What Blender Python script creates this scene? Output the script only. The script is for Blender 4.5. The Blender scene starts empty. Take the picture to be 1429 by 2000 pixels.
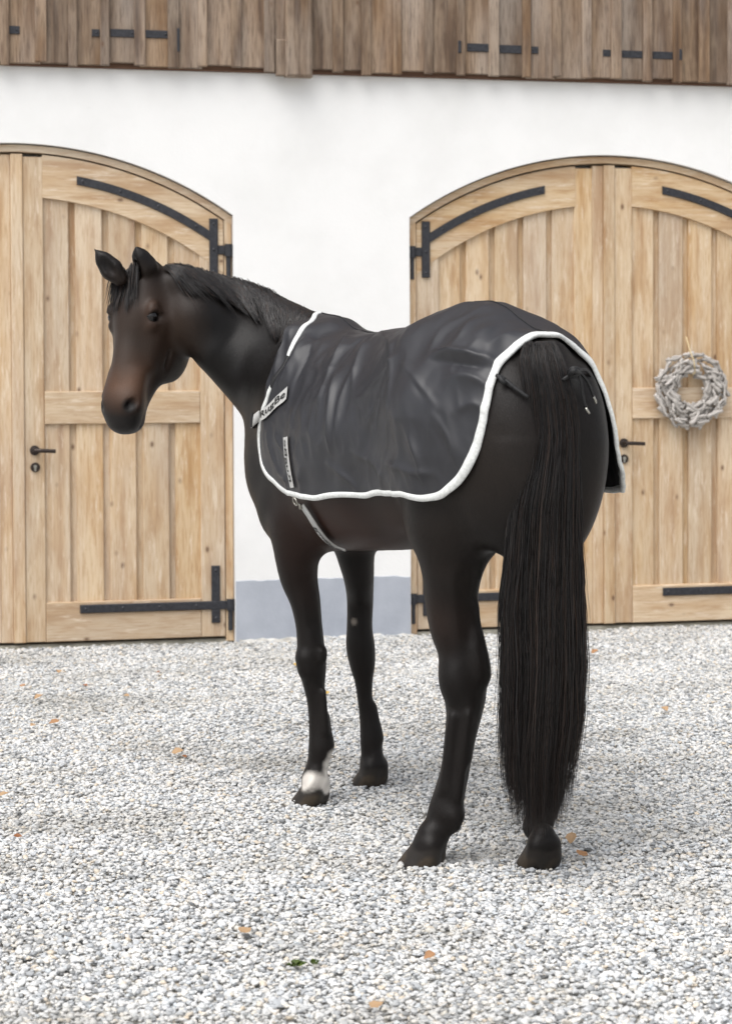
import bpy, math, random
import numpy as np
from mathutils import Matrix, Vector
random.seed(7); rng = np.random.default_rng(11)
scene = bpy.context.scene
COL = scene.collection

# ------------------------------------------------------------------ camera
FPX, CAM_H = 3800.0, 1.42                 # focal length in photo pixels (1429 x 2000), camera height
PITCH, ROLL, PPX, PPY = 0.021925, -0.0043954, 714.5, 813.37
def ray(px, py):
    u, v = px - PPX, PPY - py
    c, s = math.cos(ROLL), math.sin(ROLL)
    u, v = c*u - s*v, s*u + c*v
    cp, sp = math.cos(PITCH), math.sin(PITCH)
    return np.array([u/FPX, cp + v/FPX*sp, -sp + v/FPX*cp])
def at_depth(px, py, Y):                  # world point seen at a photo pixel, Y metres ahead
    d = ray(px, py); return np.array([0, 0, CAM_H]) + d*(Y/d[1])
def on_ground(px, py, z=0.0):
    d = ray(px, py); return np.array([0, 0, CAM_H]) + d*((z-CAM_H)/d[2])
_c = ray(PPX, PPY); _r = ray(PPX+1, PPY)-_c; _r /= np.linalg.norm(_r); _u = ray(PPX, PPY-1)-_c; _u /= np.linalg.norm(_u)
_f = _c/np.linalg.norm(_c)
def project(p):                           # world -> photo pixel
    q = np.asarray(p) - np.array([0, 0, CAM_H]); d = q@_f
    return np.stack([PPX + FPX*(q@_r)/d, PPY - FPX*(q@_u)/d], -1)
cam = bpy.data.cameras.new('camera'); cam_o = bpy.data.objects.new('camera', cam); COL.objects.link(cam_o)
cam.sensor_fit = 'VERTICAL'; cam.sensor_height = 36.0; cam.sensor_width = 24.0
cam.lens = FPX/2000*36.0; cam.shift_y = -(1000-PPY)/2000
cam.clip_end = 500; cam.clip_start = 0.1
cam_o.matrix_world = Matrix(((_r[0], _u[0], -_f[0], 0), (_r[1], _u[1], -_f[1], 0), (_r[2], _u[2], -_f[2], CAM_H), (0, 0, 0, 1)))
cam.dof.use_dof = True; cam.dof.focus_distance = 6.0; cam.dof.aperture_fstop = 5.0
scene.camera = cam_o

# ------------------------------------------------------------------ world, sun, exposure (overcast)
SUN_EL, SUN_AZ = math.radians(60), math.radians(212)     # azimuth clockwise from +Y: behind the camera, to its left
w = bpy.data.worlds.new('World'); scene.world = w; w.use_nodes = True
nt = w.node_tree; bg = nt.nodes['Background']
sky = nt.nodes.new('ShaderNodeTexSky'); sky.sky_type = 'NISHITA'; sky.sun_disc = False
sky.sun_elevation = SUN_EL; sky.sun_rotation = SUN_AZ; sky.air_density = 1.0; sky.dust_density = 4.0; sky.ozone_density = 1.0
hs = nt.nodes.new('ShaderNodeHueSaturation'); hs.inputs['Saturation'].default_value = 0.25
nt.links.new(sky.outputs[0], hs.inputs['Color']); nt.links.new(hs.outputs[0], bg.inputs['Color'])
bg.inputs['Strength'].default_value = 0.15
sl = bpy.data.lights.new('sun', 'SUN'); so = bpy.data.objects.new('sun', sl); COL.objects.link(so)
sl.energy = 1.5; sl.angle = math.radians(60); sl.color = (1.0, 0.97, 0.93)
sd = Vector((math.sin(SUN_AZ)*math.cos(SUN_EL), math.cos(SUN_AZ)*math.cos(SUN_EL), math.sin(SUN_EL)))
so.rotation_euler = sd.to_track_quat('Z', 'Y').to_euler()
vs = scene.view_settings; vs.view_transform = 'Standard'; vs.look = 'None'; vs.gamma = 1.0; vs.exposure = 0.45; vs.use_curve_mapping = False

# ------------------------------------------------------------------ helpers
def srgb(r, g, b):
    f = lambda c: (c/255/12.92 if c/255 <= 0.04045 else ((c/255+0.055)/1.055)**2.4)
    return (f(r), f(g), f(b), 1.0)
class NT:                                  # tiny node-graph helper
    def __init__(s, name):
        s.m = bpy.data.materials.new(name); s.m.use_nodes = True; s.t = s.m.node_tree
        s.b = s.t.nodes['Principled BSDF']; s.out = s.t.nodes['Material Output']
    def n(s, typ, **kw):
        nd = s.t.nodes.new('ShaderNode'+typ)
        for k, v in kw.items():
            if hasattr(nd, k): setattr(nd, k, v)
            else: nd.inputs[k.replace('_', ' ')].default_value = v
        return nd
    def l(s, a, b): s.t.links.new(a, b)
    def mapping(s, src, scale=(1, 1, 1)):
        m = s.n('Mapping'); m.inputs['Scale'].default_value = scale; s.l(src, m.inputs['Vector']); return m.outputs[0]
    def noise(s, vec, scale, detail=4, rough=0.55):
        nd = s.n('TexNoise'); nd.inputs['Scale'].default_value = scale; nd.inputs['Detail'].default_value = detail
        nd.inputs['Roughness'].default_value = rough
        if vec is not None: s.l(vec, nd.inputs['Vector'])
        return nd.outputs['Fac']
    def ramp(s, fac, stops):
        r = s.n('ValToRGB'); e = r.color_ramp.elements
        while len(e) < len(stops): e.new(0.5)
        for i, (p, c) in enumerate(stops):
            e[i].position = p; e[i].color = c if len(c) == 4 else (*c, 1)
        s.l(fac, r.inputs[0]); return r.outputs[0]
    def mix(s, fac, a, b, mode='MIX'):
        m = s.n('Mix', data_type='RGBA', blend_type=mode)
        for sock, v in ((m.inputs[0], fac), (m.inputs[6], a), (m.inputs[7], b)):
            if hasattr(v, 'is_linked'): s.l(v, sock)
            else: sock.default_value = v
        return m.outputs[2]
    def math(s, op, a, b=0.0):
        m = s.n('Math', operation=op)
        for i, v in enumerate((a, b)):
            if hasattr(v, 'is_linked'): s.l(v, m.inputs[i])
            else: m.inputs[i].default_value = v
        return m.outputs[0]
    def bump(s, h, strength, dist):
        b = s.n('Bump'); b.inputs['Strength'].default_value = strength; b.inputs['Distance'].default_value = dist
        s.l(h, b.inputs['Height']); s.l(b.outputs[0], s.b.inputs['Normal']); return b
    def base(s, c): 
        if hasattr(c, 'is_linked'): s.l(c, s.b.inputs['Base Color'])
        else: s.b.inputs['Base Color'].default_value = c
    def rough(s, v):
        if hasattr(v, 'is_linked'): s.l(v, s.b.inputs['Roughness'])
        else: s.b.inputs['Roughness'].default_value = v
def mesh_data(name, V, F, mat=None, smooth=False):
    me = bpy.data.meshes.new(name)
    V = np.asarray(V, float)
    if isinstance(F, np.ndarray):
        n, k = F.shape
        me.vertices.add(len(V)); me.vertices.foreach_set('co', V.ravel())
        me.loops.add(n*k); me.loops.foreach_set('vertex_index', F.ravel().astype(np.int32))
        me.polygons.add(n); me.polygons.foreach_set('loop_start', (np.arange(n)*k).astype(np.int32))
        me.update(calc_edges=True)
    else:
        me.from_pydata([tuple(v) for v in V], [], F); me.update()
    if mat: me.materials.append(mat)
    if smooth: me.polygons.foreach_set('use_smooth', np.ones(len(me.polygons), bool))
    return me
def obj(name, me, parent=None, **props):
    o = bpy.data.objects.new(name, me); COL.objects.link(o)
    if parent is not None: o.parent = parent
    for k, v in props.items(): o[k] = v
    return o
def empty(name, loc, rotz=0.0, **props):
    o = obj(name, None, None, **props); o.location = loc; o.rotation_euler = (0, 0, rotz); o.empty_display_size = .1; return o
def set_color(me, cols, name='col'):
    a = me.color_attributes.new(name, 'FLOAT_COLOR', 'POINT')
    c = np.ones((len(me.vertices), 4), np.float32); c[:, :3] = cols; a.data.foreach_set('color', c.ravel())
def tube(path, rad, n=6, closed_ends=True):
    P = np.asarray(path, float); R = np.broadcast_to(np.asarray(rad, float), (len(P),))
    T = np.gradient(P, axis=0); T /= np.linalg.norm(T, axis=1)[:, None]+1e-12
    a = np.array([0, 0, 1.0]) if abs(T[0, 2]) < .9 else np.array([1.0, 0, 0])
    V = []
    for i in range(len(P)):
        a = a - T[i]*(a@T[i]); a /= np.linalg.norm(a)+1e-12; b = np.cross(T[i], a)
        for k in range(n):
            th = 2*math.pi*k/n; V.append(P[i]+R[i]*(math.cos(th)*a+math.sin(th)*b))
    F = [(i*n+k, i*n+(k+1) % n, (i+1)*n+(k+1) % n, (i+1)*n+k) for i in range(len(P)-1) for k in range(n)]
    if closed_ends:
        F.append(tuple(range(n-1, -1, -1))); F.append(tuple((len(P)-1)*n+k for k in range(n)))
    return np.array(V), F
def join(parts):
    V, F, o = [], [], 0
    for v, f in parts:
        V.append(np.asarray(v, float)); F += [tuple(i+o for i in q) for q in f]; o += len(v)
    return np.concatenate(V), F
def cr(pts, n):                            # Catmull-Rom resample
    P = np.asarray(pts, float); d = np.r_[0, np.cumsum(np.linalg.norm(np.diff(P[:, :2] if P.shape[1] > 3 else P, axis=0), axis=1))]
    t = np.linspace(0, d[-1], n); M = np.gradient(P, d, axis=0)
    i = np.clip(np.searchsorted(d, t, side='right')-1, 0, len(P)-2); h = (d[i+1]-d[i])[:, None]; x = ((t-d[i])/(d[i+1]-d[i]))[:, None]
    return (2*x**3-3*x**2+1)*P[i]+(x**3-2*x**2+x)*h*M[i]+(-2*x**3+3*x**2)*P[i+1]+(x**3-x**2)*h*M[i+1]

# ================================================================== MATERIALS OF THE SETTING
def wood_mat(name, light, mid, dark, grain_axis, grey=0.30, knots=True, rough=.62, fleck_amt=.62, fleck_col=srgb(222, 208, 188), vlo=.91):
    g = NT(name); tc = g.n('TexCoord'); oi = g.n('ObjectInfo')
    off = g.n('VectorMath', operation='MULTIPLY_ADD'); g.l(oi.outputs['Random'], off.inputs[0]); off.inputs[1].default_value = (37, 19, 53)
    g.l(tc.outputs['Object'], off.inputs[2]); v = off.outputs[0]
    sc = {'z': (1, 1, .07), 'x': (.07, 1, 1)}[grain_axis]
    sc2 = {'z': (1, 1, .22), 'x': (.22, 1, 1)}[grain_axis]
    fine = g.noise(g.mapping(v, sc), 130, 5, .6); mid_n = g.noise(g.mapping(v, sc), 22, 3, .5)
    patch = g.noise(g.mapping(v, sc2), 9, 4, .6); patch2 = g.noise(g.mapping(v, sc2), 3.2, 3, .6)
    c = g.ramp(mid_n, [(.3, dark), (.52, mid), (.72, light)])
    c = g.mix(g.ramp(patch, [(.42, (0, 0, 0)), (.62, (1, 1, 1))]), c, light)
    c = g.mix(g.math('MULTIPLY', g.ramp(patch2, [(.45, (0, 0, 0)), (.65, (1, 1, 1))]), grey), c, srgb(178, 168, 158))
    c = g.mix(g.ramp(fine, [(.3, (.7, .7, .7)), (.52, (0, 0, 0))]), c, dark)
    if knots:
        vo = g.n('TexVoronoi'); vo.inputs['Scale'].default_value = 8.5; g.l(g.mapping(v, {'z': (1, .12, .62), 'x': (.62, .12, 1)}[grain_axis]), vo.inputs['Vector'])
        k = g.ramp(vo.outputs['Distance'], [(.05, (1, 1, 1)), (.075, (.45, .45, .45)), (.13, (0, 0, 0))])
        c = g.mix(g.math('MULTIPLY', k, .85), c, srgb(104, 74, 52))
    tint = g.n('HueSaturation'); g.l(c, tint.inputs['Color'])
    vr = g.n('MapRange'); g.l(oi.outputs['Random'], vr.inputs[0]); vr.inputs[3].default_value = vlo; vr.inputs[4].default_value = 1.07; g.l(vr.outputs[0], tint.inputs['Value'])
    sr = g.n('MapRange'); g.l(g.math('FRACT', g.math('MULTIPLY', oi.outputs['Random'], 7.3)), sr.inputs[0]); sr.inputs[3].default_value = .88; sr.inputs[4].default_value = 1.12; g.l(sr.outputs[0], tint.inputs['Saturation'])
    fleck = g.noise(g.mapping(v, {'z': (1, 1, .12), 'x': (.12, 1, 1)}[grain_axis]), 48, 4, .7)
    c2 = g.mix(g.math('MULTIPLY', g.ramp(fleck, [(.56, (0, 0, 0)), (.70, (1, 1, 1))]), fleck_amt), tint.outputs[0], fleck_col)
    g.base(c2); g.rough(rough); g.bump(g.math('ADD', fine, mid_n), .35, .002)
    return g.m
PINE_V = wood_mat('pine_vertical', srgb(204, 183, 154), srgb(190, 161, 125), srgb(163, 128, 92), 'z')
PINE_H = wood_mat('pine_horizontal', srgb(204, 183, 154), srgb(190, 162, 127), srgb(166, 132, 96), 'x')
TIMBER = wood_mat('weathered_timber', srgb(148, 127, 106), srgb(122, 98, 76), srgb(80, 61, 47), 'z', .45, True, .8, .6, srgb(74, 60, 50), .72)
g = NT('rough_beam'); g.base(g.ramp(g.noise(None, 30), [(.3, srgb(76, 54, 42)), (.7, srgb(108, 80, 62))])); g.rough(.9); BEAM = g.m
g = NT('white_plaster'); tc = g.n('TexCoord')
n1 = g.noise(tc.outputs['Object'], 1.6, 5, .6); n2 = g.noise(tc.outputs['Object'], 60, 4, .6)
c = g.ramp(n1, [(.3, (.74, .74, .73)), (.55, (.80, .80, .795)), (.8, (.82, .82, .815))])
spots = g.ramp(g.noise(tc.outputs['Object'], 14, 2, .4), [(.74, (0, 0, 0)), (.80, (1, 1, 1))])
c = g.mix(g.math('MULTIPLY', spots, .12), c, (.55, .54, .52, 1)); g.base(c); g.rough(.9)
g.bump(g.math('ADD', g.math('MULTIPLY', g.noise(tc.outputs['Object'], 11, 3, .5), .8), n2), .35, .003); PLASTER = g.m
g = NT('grey_plinth_paint'); tc = g.n('TexCoord'); n1 = g.noise(tc.outputs['Object'], 4, 5, .6)
g.base(g.ramp(n1, [(.3, srgb(154, 159, 169)), (.7, srgb(174, 179, 188))])); g.rough(.85); g.bump(g.noise(tc.outputs['Object'], 70), .3, .003); PLINTH = g.m
g = NT('forged_iron'); tc = g.n('TexCoord'); n1 = g.noise(tc.outputs['Object'], 60, 4)
g.base(g.ramp(n1, [(.35, srgb(38, 39, 44)), (.7, srgb(58, 59, 64))])); g.rough(.55); g.b.inputs['Metallic'].default_value = .25; g.bump(n1, .3, .002); IRON = g.m
g = NT('dark_metal'); g.base(srgb(58, 50, 46)); g.rough(.4); g.b.inputs['Metallic'].default_value = .6; BRONZE = g.m
g = NT('bright_metal'); g.base(srgb(170, 168, 160)); g.rough(.3); g.b.inputs['Metallic'].default_value = .9; STEEL = g.m
g = NT('dark_gap'); g.base(srgb(40, 36, 30)); g.rough(.95); GAP = g.m
g = NT('threshold_stone'); tc = g.n('TexCoord'); g.base(g.ramp(g.noise(tc.outputs['Object'], 12), [(.3, srgb(125, 122, 112)), (.7, srgb(165, 162, 150))])); g.rough(.9); g.bump(g.noise(tc.outputs['Object'], 50), .5, .006); STONE = g.m

# ================================================================== BARN
TH, DIST = 0.214954, 10.46158
def wall_uz(px, py):                      # photo pixel on the facade plane -> (u along the wall, z)
    d = ray(px, py); n = np.array([-math.sin(TH), math.cos(TH)])
    x = d*((n@np.array([0, DIST]))/(n@d[:2])); return float(np.array([math.cos(TH), math.sin(TH)])@(x[:2]-np.array([0, DIST]))), float(x[2]+CAM_H)
barn = empty('barn', (0, DIST, 0), TH, label='white plastered barn with two arched wooden double doors and brown board cladding above', category='barn')
def cbox(u0, u1, z0, z1, d0, d1, bev=.004):  # box in the barn's frame; d = distance in front of the plaster face; front edges chamfered
    b = min(bev, (u1-u0)*.4, (z1-z0)*.4); y0, y1, ym = -d0, -d1, -(d1-b)
    V = [(u0, y0, z0), (u1, y0, z0), (u1, y0, z1), (u0, y0, z1), (u0, ym, z0), (u1, ym, z0), (u1, ym, z1), (u0, ym, z1),
         (u0+b, y1, z0+b), (u1-b, y1, z0+b), (u1-b, y1, z1-b), (u0+b, y1, z1-b)]
    F = [(8, 9, 10, 11), (0, 1, 5, 4), (1, 2, 6, 5), (2, 3, 7, 6), (3, 0, 4, 7), (4, 5, 9, 8), (5, 6, 10, 9), (6, 7, 11, 10), (7, 4, 8, 11), (3, 2, 1, 0)]
    return np.array(V), F
DOORS = [-1.848, 1.378]; HW, Z_SP, Z_AP = 1.134, 2.262, 2.620
RAD = (HW**2+(Z_AP-Z_SP)**2)/(2*(Z_AP-Z_SP)); ZC = Z_AP-RAD
def arch_z(v, dr=0.0): return ZC+math.sqrt(max((RAD-dr)**2-v*v, 0))
# plaster wall with two arched openings and their reveals
V, F = [], []
def quad(*p):
    i = len(V); V.extend(p); F.append((i, i+1, i+2, i+3))
WT = 3.06
def wallquad(u0, u1, za0, za1, zb0, zb1): quad((u0, 0, za0), (u1, 0, za1), (u1, 0, zb1), (u0, 0, zb0))
edges = [-7.0, DOORS[0]-HW, DOORS[0]+HW, DOORS[1]-HW, DOORS[1]+HW, 8.0]
for a, b in ((edges[0], edges[1]), (edges[2], edges[3]), (edges[4], edges[5])): wallquad(a, b, -.2, -.2, WT, WT)
for c0 in DOORS:
    vs_ = np.linspace(-HW, HW, 49)
    for a, b in zip(vs_[:-1], vs_[1:]):
        wallquad(c0+a, c0+b, arch_z(a), arch_z(b), WT, WT)
        quad((c0+a, .16, arch_z(a)), (c0+b, .16, arch_z(b)), (c0+b, 0, arch_z(b)), (c0+a, 0, arch_z(a)))
    quad((c0-HW, 0, -.2), (c0-HW, .16, -.2), (c0-HW, .16, Z_SP), (c0-HW, 0, Z_SP))
    quad((c0+HW, .16, -.2), (c0+HW, 0, -.2), (c0+HW, 0, Z_SP), (c0+HW, .16, Z_SP))
quad((-7, 0, WT), (8, 0, WT), (8, .3, WT), (-7, .3, WT))
quad((-7, .165, -.2), (8, .165, -.2), (8, .165, WT), (-7, .165, WT))
obj('plaster_wall', mesh_data('plaster_wall', V, F, PLASTER), barn)
# grey painted plinth with an uneven top edge, crumbling white lip at its foot
def wavy_slab(u0, u1, z0, zt, d, amp, n, seed, mat, name):
    r = random.Random(seed); us = np.linspace(u0, u1, n); zt_ = [zt+r.uniform(-amp, amp) for _ in us]
    zt_ = np.convolve(np.r_[zt_[0], zt_, zt_[-1]], [.25, .5, .25], 'valid')
    V, F = [], []
    for u, z in zip(us, zt_): V += [(u, -.0, z0), (u, -d, z0), (u, -d, z-d*.6), (u, -.0, z)]
    for i in range(n-1):
        a, b = i*4, i*4+4; F += [(a+1, b+1, b+2, a+2), (a+2, b+2, b+3, a+3)]
    F += [(0, 1, 2, 3), tuple(4*(n-1)+k for k in (3, 2, 1, 0))]
    obj(name, mesh_data(name, V, F, mat), barn)
wavy_slab(DOORS[0]+HW+.003, DOORS[1]-HW-.003, -.15, .325, .004, .007, 40, 3, PLINTH, 'plinth')
wavy_slab(DOORS[1]+HW+.003, 8, -.15, .325, .004, .007, 60, 5, PLINTH, 'plinth')
wavy_slab(-7, DOORS[0]-HW-.003, -.15, .325, .004, .007, 60, 6, PLINTH, 'plinth')
g = NT('dirty_mortar'); tc = g.n('TexCoord'); g.base(g.ramp(g.noise(tc.outputs['Object'], 18, 4), [(.3, srgb(150, 147, 140)), (.7, srgb(205, 203, 198))])); g.rough(.95); g.bump(g.noise(tc.outputs['Object'], 60), .6, .006); MORTAR = g.m
wavy_slab(DOORS[0]+HW+.02, DOORS[1]-HW+.02, -.15, .016, .035, .016, 46, 9, MORTAR, 'plaster_foot')

# ---- doors
def arc_band(c0, v0, v1, dr0, dr1, d0, d1, n=28, zmin=None):  # curved board between two concentric arcs
    V, F = [], []
    for v in np.linspace(v0, v1, n):
        zo, zi = arch_z(v, dr0), arch_z(v, dr1)
        V += [(c0+v, -d0, zo), (c0+v, -d1, zo-.003), (c0+v, -d1, zi+.003), (c0+v, -d0, zi)]
    for i in range(n-1):
        a, b = 4*i, 4*i+4
        F += [(a, b, b+1, a+1), (a+1, b+1, b+2, a+2), (a+2, b+2, b+3, a+3), (a+3, b+3, b, a)]
    F += [(0, 1, 2, 3), tuple(4*(n-1)+k for k in (3, 2, 1, 0))]
    return np.array(V), F
def bolt(u, z, d, r=.009):
    V = [(u, -d-.006, z)]; n = 8
    for k in range(n): V.append((u+r*math.cos(2*math.pi*k/n), -d, z+r*math.sin(2*math.pi*k/n)))
    return np.array(V), [(0, 1+(k+1) % n, 1+k) for k in range(n)]
def lathe_y(u, z, prof, n=16):            # prof: list of (radius, d)
    V, F = [], []
    for r, d in prof:
        for k in range(n): V.append((u+r*math.cos(2*math.pi*k/n), -d, z+r*math.sin(2*math.pi*k/n)))
    for i in range(len(prof)-1):
        for k in range(n): F.append((i*n+k, i*n+(k+1) % n, (i+1)*n+(k+1) % n, (i+1)*n+k))
    F.append(tuple((len(prof)-1)*n+k for k in range(n))); return np.array(V), F
FR = .043; DF = -.045                     # frame width; leaf face depth (recessed)
def mirror_u(VF, c0, side):
    v, f = VF
    if side < 0: v = v.copy(); v[:, 0] = 2*c0-v[:, 0]; f = [tuple(reversed(q)) for q in f]
    return v, f
def leaf(c0, side, active, name, label):
    e = obj(name, None, barn, label=label); e.empty_display_size = .1
    d0 = DF+(.012 if active else 0)
    vin = -.021 if active else .021       # inner edge, measured towards the hinge side (mirrored below)
    vout = HW-FR-.004
    put = lambda nm, VF, mat: obj(nm, mesh_data(nm, *mirror_u(VF, c0, side), mat), e)
    zb, zr0, zr1, zbr = .026, 1.164, 1.335, .232
    s1, s2 = vin+.166, vout-.128          # inner stile / outer stile limits
    put('stile', cbox(c0+vin, c0+vin+.062, zb, arch_z(vin+.062, FR+.006)-.004, d0-.05, d0+(.006 if active else 0)), PINE_V)
    put('stile', cbox(c0+vin+.062, c0+s1, zb+.001, arch_z(s1, FR+.006)-.012, d0-.05, d0-.003), PINE_V)
    put('stile', cbox(c0+s2, c0+vout, zb, arch_z(vout, FR+.006)-.01, d0-.05, d0-.001), PINE_V)
    put('curved_rail', arc_band(c0, s1-.003, vout-.002, FR+.006, FR+.232, d0-.05, d0+.0015), PINE_H)
    put('rail', cbox(c0+s1+.001, c0+s2-.001, zr0, zr1, d0-.05, d0), PINE_H)
    put('rail', cbox(c0+s1+.001, c0+s2-.001, zb, zbr, d0-.05, d0+.001), PINE_H)
    wl = (s2-s1+.004)/(5*.128+4*.046); ww, wn = .128*wl, .046*wl
    for z0, z1 in ((zbr-.01, zr0+.01), (zr1-.01, None)):
        u = s1-.002
        for k in range(9):
            wdt = ww if k % 2 == 0 else wn
            top = z1 if z1 else arch_z(u+wdt, FR+.15)
            if k % 2 == 0: put('plank', cbox(c0+u-.006, c0+u+wdt+.006, z0, top, d0-.048, d0-.017+random.uniform(-.002, .002), .005), PINE_V)
            else: put('plank', cbox(c0+u-.004, c0+u+wdt+.004, z0, top, d0-.058, d0-.042, .002), PINE_V)
            u += wdt
    # ironwork
    ds = d0+.003; parts = [arc_band(c0, vin+.34, s2+.07, .135, .18, ds, ds+.008, 16), cbox(c0+s2+.052, c0+s2+.098, 1.94, 2.245, ds, ds+.010), cbox(c0+s2+.098, c0+HW-.012, 2.055, 2.103, ds, ds+.009)]
    for v in np.linspace(vin+.37, s2-.02, 4): parts.append(bolt(c0+v, arch_z(v, .157), ds+.008))
    parts += [bolt(c0+s2+.075, z, ds+.010) for z in (1.965, 2.215, 2.08)]
    ph = np.linspace(0, 2*math.pi, 11)[:-1]
    cyl = lambda z0, z1, r: (np.array([(c0+HW-.022+r*math.cos(a), -ds-.006+r*math.sin(a), z) for z in (z0, z1) for a in ph]), [(k, (k+1) % 10, 10+(k+1) % 10, 10+k) for k in range(10)]+[tuple(range(9, -1, -1)), tuple(range(10, 20))])
    parts += [cyl(2.045, 2.11, .021), cyl(1.93, 2.045, .013)]
    put('strap_hinge', join(parts), IRON)
    parts = [cbox(c0+vin+.34, c0+HW-.012, .172, .217, ds+.002, ds+.011), cbox(c0+s2+.052, c0+s2+.098, .10, .405, ds, ds+.009), cyl(.165, .225, .021), cyl(.06, .165, .013)]
    parts += [bolt(c0+v, .195, ds+.011) for v in np.linspace(vin+.37, s2-.03, 4)]+[bolt(c0+s2+.075, z, ds+.009) for z in (.125, .38)]
    put('strap_hinge', join(parts), IRON)
    if active:
        hu, hz = c0+vin+.113, 1.029
        parts = [lathe_y(hu, hz, [(.026, d0), (.026, d0+.008), (.012, d0+.011), (.011, d0+.05), (.012, d0+.055)])]
        parts.append(tube([(hu-.004, -d0-.048, hz), (hu+.03, -d0-.052, hz), (hu+.105, -d0-.05, hz-.004)], [.0115, .011, .0105], 10))
        put('door_handle', join(parts), BRONZE)
        lk = put('keyhole_plate', lathe_y(hu+.002, hz-.088, [(.025, d0), (.025, d0+.006), (.02, d0+.008)]), BRONZE)
        put('lock_cylinder', join([lathe_y(hu+.002, hz-.084, [(.009, d0+.006), (.009, d0+.011)], 12), cbox(hu-.003, hu+.007, hz-.108, hz-.086, d0+.006, d0+.010, .001)]), STEEL)
    return e
DOOR_LABELS = [('left door leaf of the left arch, mostly out of frame', 'left arch door leaf with lever handle behind the horse\'s head'),
               ('left leaf of the right arched door, behind the rump', 'right leaf of the right arched door, with the twig wreath')]
for c0, lb in zip(DOORS, DOOR_LABELS):
    obj('door_frame', mesh_data('door_frame', *arc_band(c0, -HW+.002, HW-.002, .004, FR+.002, -.12, -.028, 40), PINE_H), barn)
    for sg in (-1, 1):
        a, b = sorted((c0+sg*(HW-FR), c0+sg*(HW-.003)))
        obj('door_frame', mesh_data('door_frame', *cbox(a, b, .0, Z_SP-.018, -.12, -.030), PINE_V), barn)
    leaf(c0, -1, False, 'door_leaf', lb[0]); leaf(c0, 1, True, 'door_leaf', lb[1])
    obj('threshold', mesh_data('threshold', *cbox(c0-HW+.004, c0+HW-.004, -.15, .012, -.16, -.052, .01), STONE), barn)
# ---- weathered board cladding of the upper storey
zb0 = 3.03
bats = [wall_uz(px, 90)[0] for px in (9, 79, 141, 203, 271, 336, 393, 458, 522, 592, 655, 710, 770, 831, 893, 957, 1021, 1079, 1137, 1194, 1255, 1313, 1365, 1420)]
while bats[0] > -6.4: bats.insert(0, bats[0]-random.uniform(.15, .19))
while bats[-1] < 6.4: bats.append(bats[-1]+random.uniform(.15, .19))
for ua, ub in zip(bats[:-1], bats[1:]):
    obj('cladding_board', mesh_data('cladding_board', *cbox(ua+.002, ub-.002, zb0+random.uniform(-.010, .010), 4.3, .035, .058+random.uniform(-.002, .003)), TIMBER), barn)
for ub in bats:
    bw = random.uniform(.022, .030); zb = zb0-random.uniform(-.002, .024)
    if 545 < project(np.array([math.cos(TH)*ub, DIST+math.sin(TH)*ub, 3.1]))[0] < 612: continue
    obj('batten', mesh_data('batten', *cbox(ub-bw, ub+bw, zb, 4.3, .050, .078+random.uniform(-.003, .004)), TIMBER), barn)
obj('wall_plate', mesh_data('wall_plate', *cbox(-7, 8, 3.013, 3.3, -.05, .030), BEAM), barn)
pu0, pu1 = wall_uz(547, 100)[0], wall_uz(603, 100)[0]
post = obj('timber_post', mesh_data('timber_post', *cbox(pu0+.012, pu1, 2.985, 4.3, .05, .115, .012), TIMBER), barn)
obj('post_strip', mesh_data('post_strip', *cbox(pu0-.035, pu0+.02, 2.99, 3.18, .06, .10, .006), TIMBER), barn)
obj('upper_wall', mesh_data('upper_wall', [(-7, .02, 3.3), (8, .02, 3.3), (8, .02, 7), (-7, .02, 7)], [(0, 1, 2, 3)], TIMBER), barn)
for (xa, xb, y, h) in ((14, 38, 62, 14), (178, 193, 68, 13), (214, 262, 68, 14), (281, 327, 70, 14), (906, 948, 96, 15), (965, 1011, 99, 15), (1029, 1044, 101, 13), (1169, 1185, 107, 13), (1205, 1246, 109, 14), (1263, 1305, 111, 14)):
    a, z = wall_uz(xa, y); b, _ = wall_uz(xb, y); hh = h/2/345
    obj('iron_strap', mesh_data('iron_strap', *join([cbox(a, b, z-hh, z+hh, .055, .0645, .002), bolt(a+.012 if xa > 600 else b-.015, z, .0645, .007)]), IRON), barn)
for (x, y0, y1) in ((345, 60, 106), (890, 84, 108), (1318, 100, 122)):
    a, z1 = wall_uz(x-3, y0); b, z0 = wall_uz(x+3, y1)
    obj('iron_pintle', mesh_data('iron_pintle', *cbox(a, b, z0, z1, .055, .082, .003), IRON), barn)

# ================================================================== WREATH on the right door
g = NT('weathered_twig'); tc = g.n('TexCoord'); oi = g.n('ObjectInfo')
g.base(g.mix(oi.outputs['Random'], srgb(158, 153, 148), srgb(190, 185, 180))); g.rough(.85); g.bump(g.noise(tc.outputs['Object'], 90), .5, .003); TWIG = g.m
g = NT('jute_twine'); g.base(srgb(196, 178, 142)); g.rough(.9); JUTE = g.m
wu, wz = wall_uz(1347, 762)
wreath = empty('twig_wreath', (math.cos(TH)*wu+math.sin(TH)*(-.02), DIST+math.sin(TH)*wu-math.cos(TH)*(-.02), wz), TH, label='round grey driftwood twig wreath hanging on the right barn door', category='wreath')
tw = []
for k in range(12):
    L = random.uniform(.055, .095); n = 5; pts = [(0, 0, 0)]; a = 0
    for j in range(n-1):
        a += random.uniform(-.45, .45); pts.append((pts[-1][0]+L/(n-1)*math.cos(a), pts[-1][1]+random.uniform(-.004, .004), pts[-1][2]+L/(n-1)*math.sin(a)))
    P = np.array(pts)-np.mean(pts, axis=0); r0 = random.uniform(.0088, .0125)
    tw.append(mesh_data('twig', *tube(P, np.linspace(r0, r0*.65, n), 6), TWIG, True))
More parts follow.
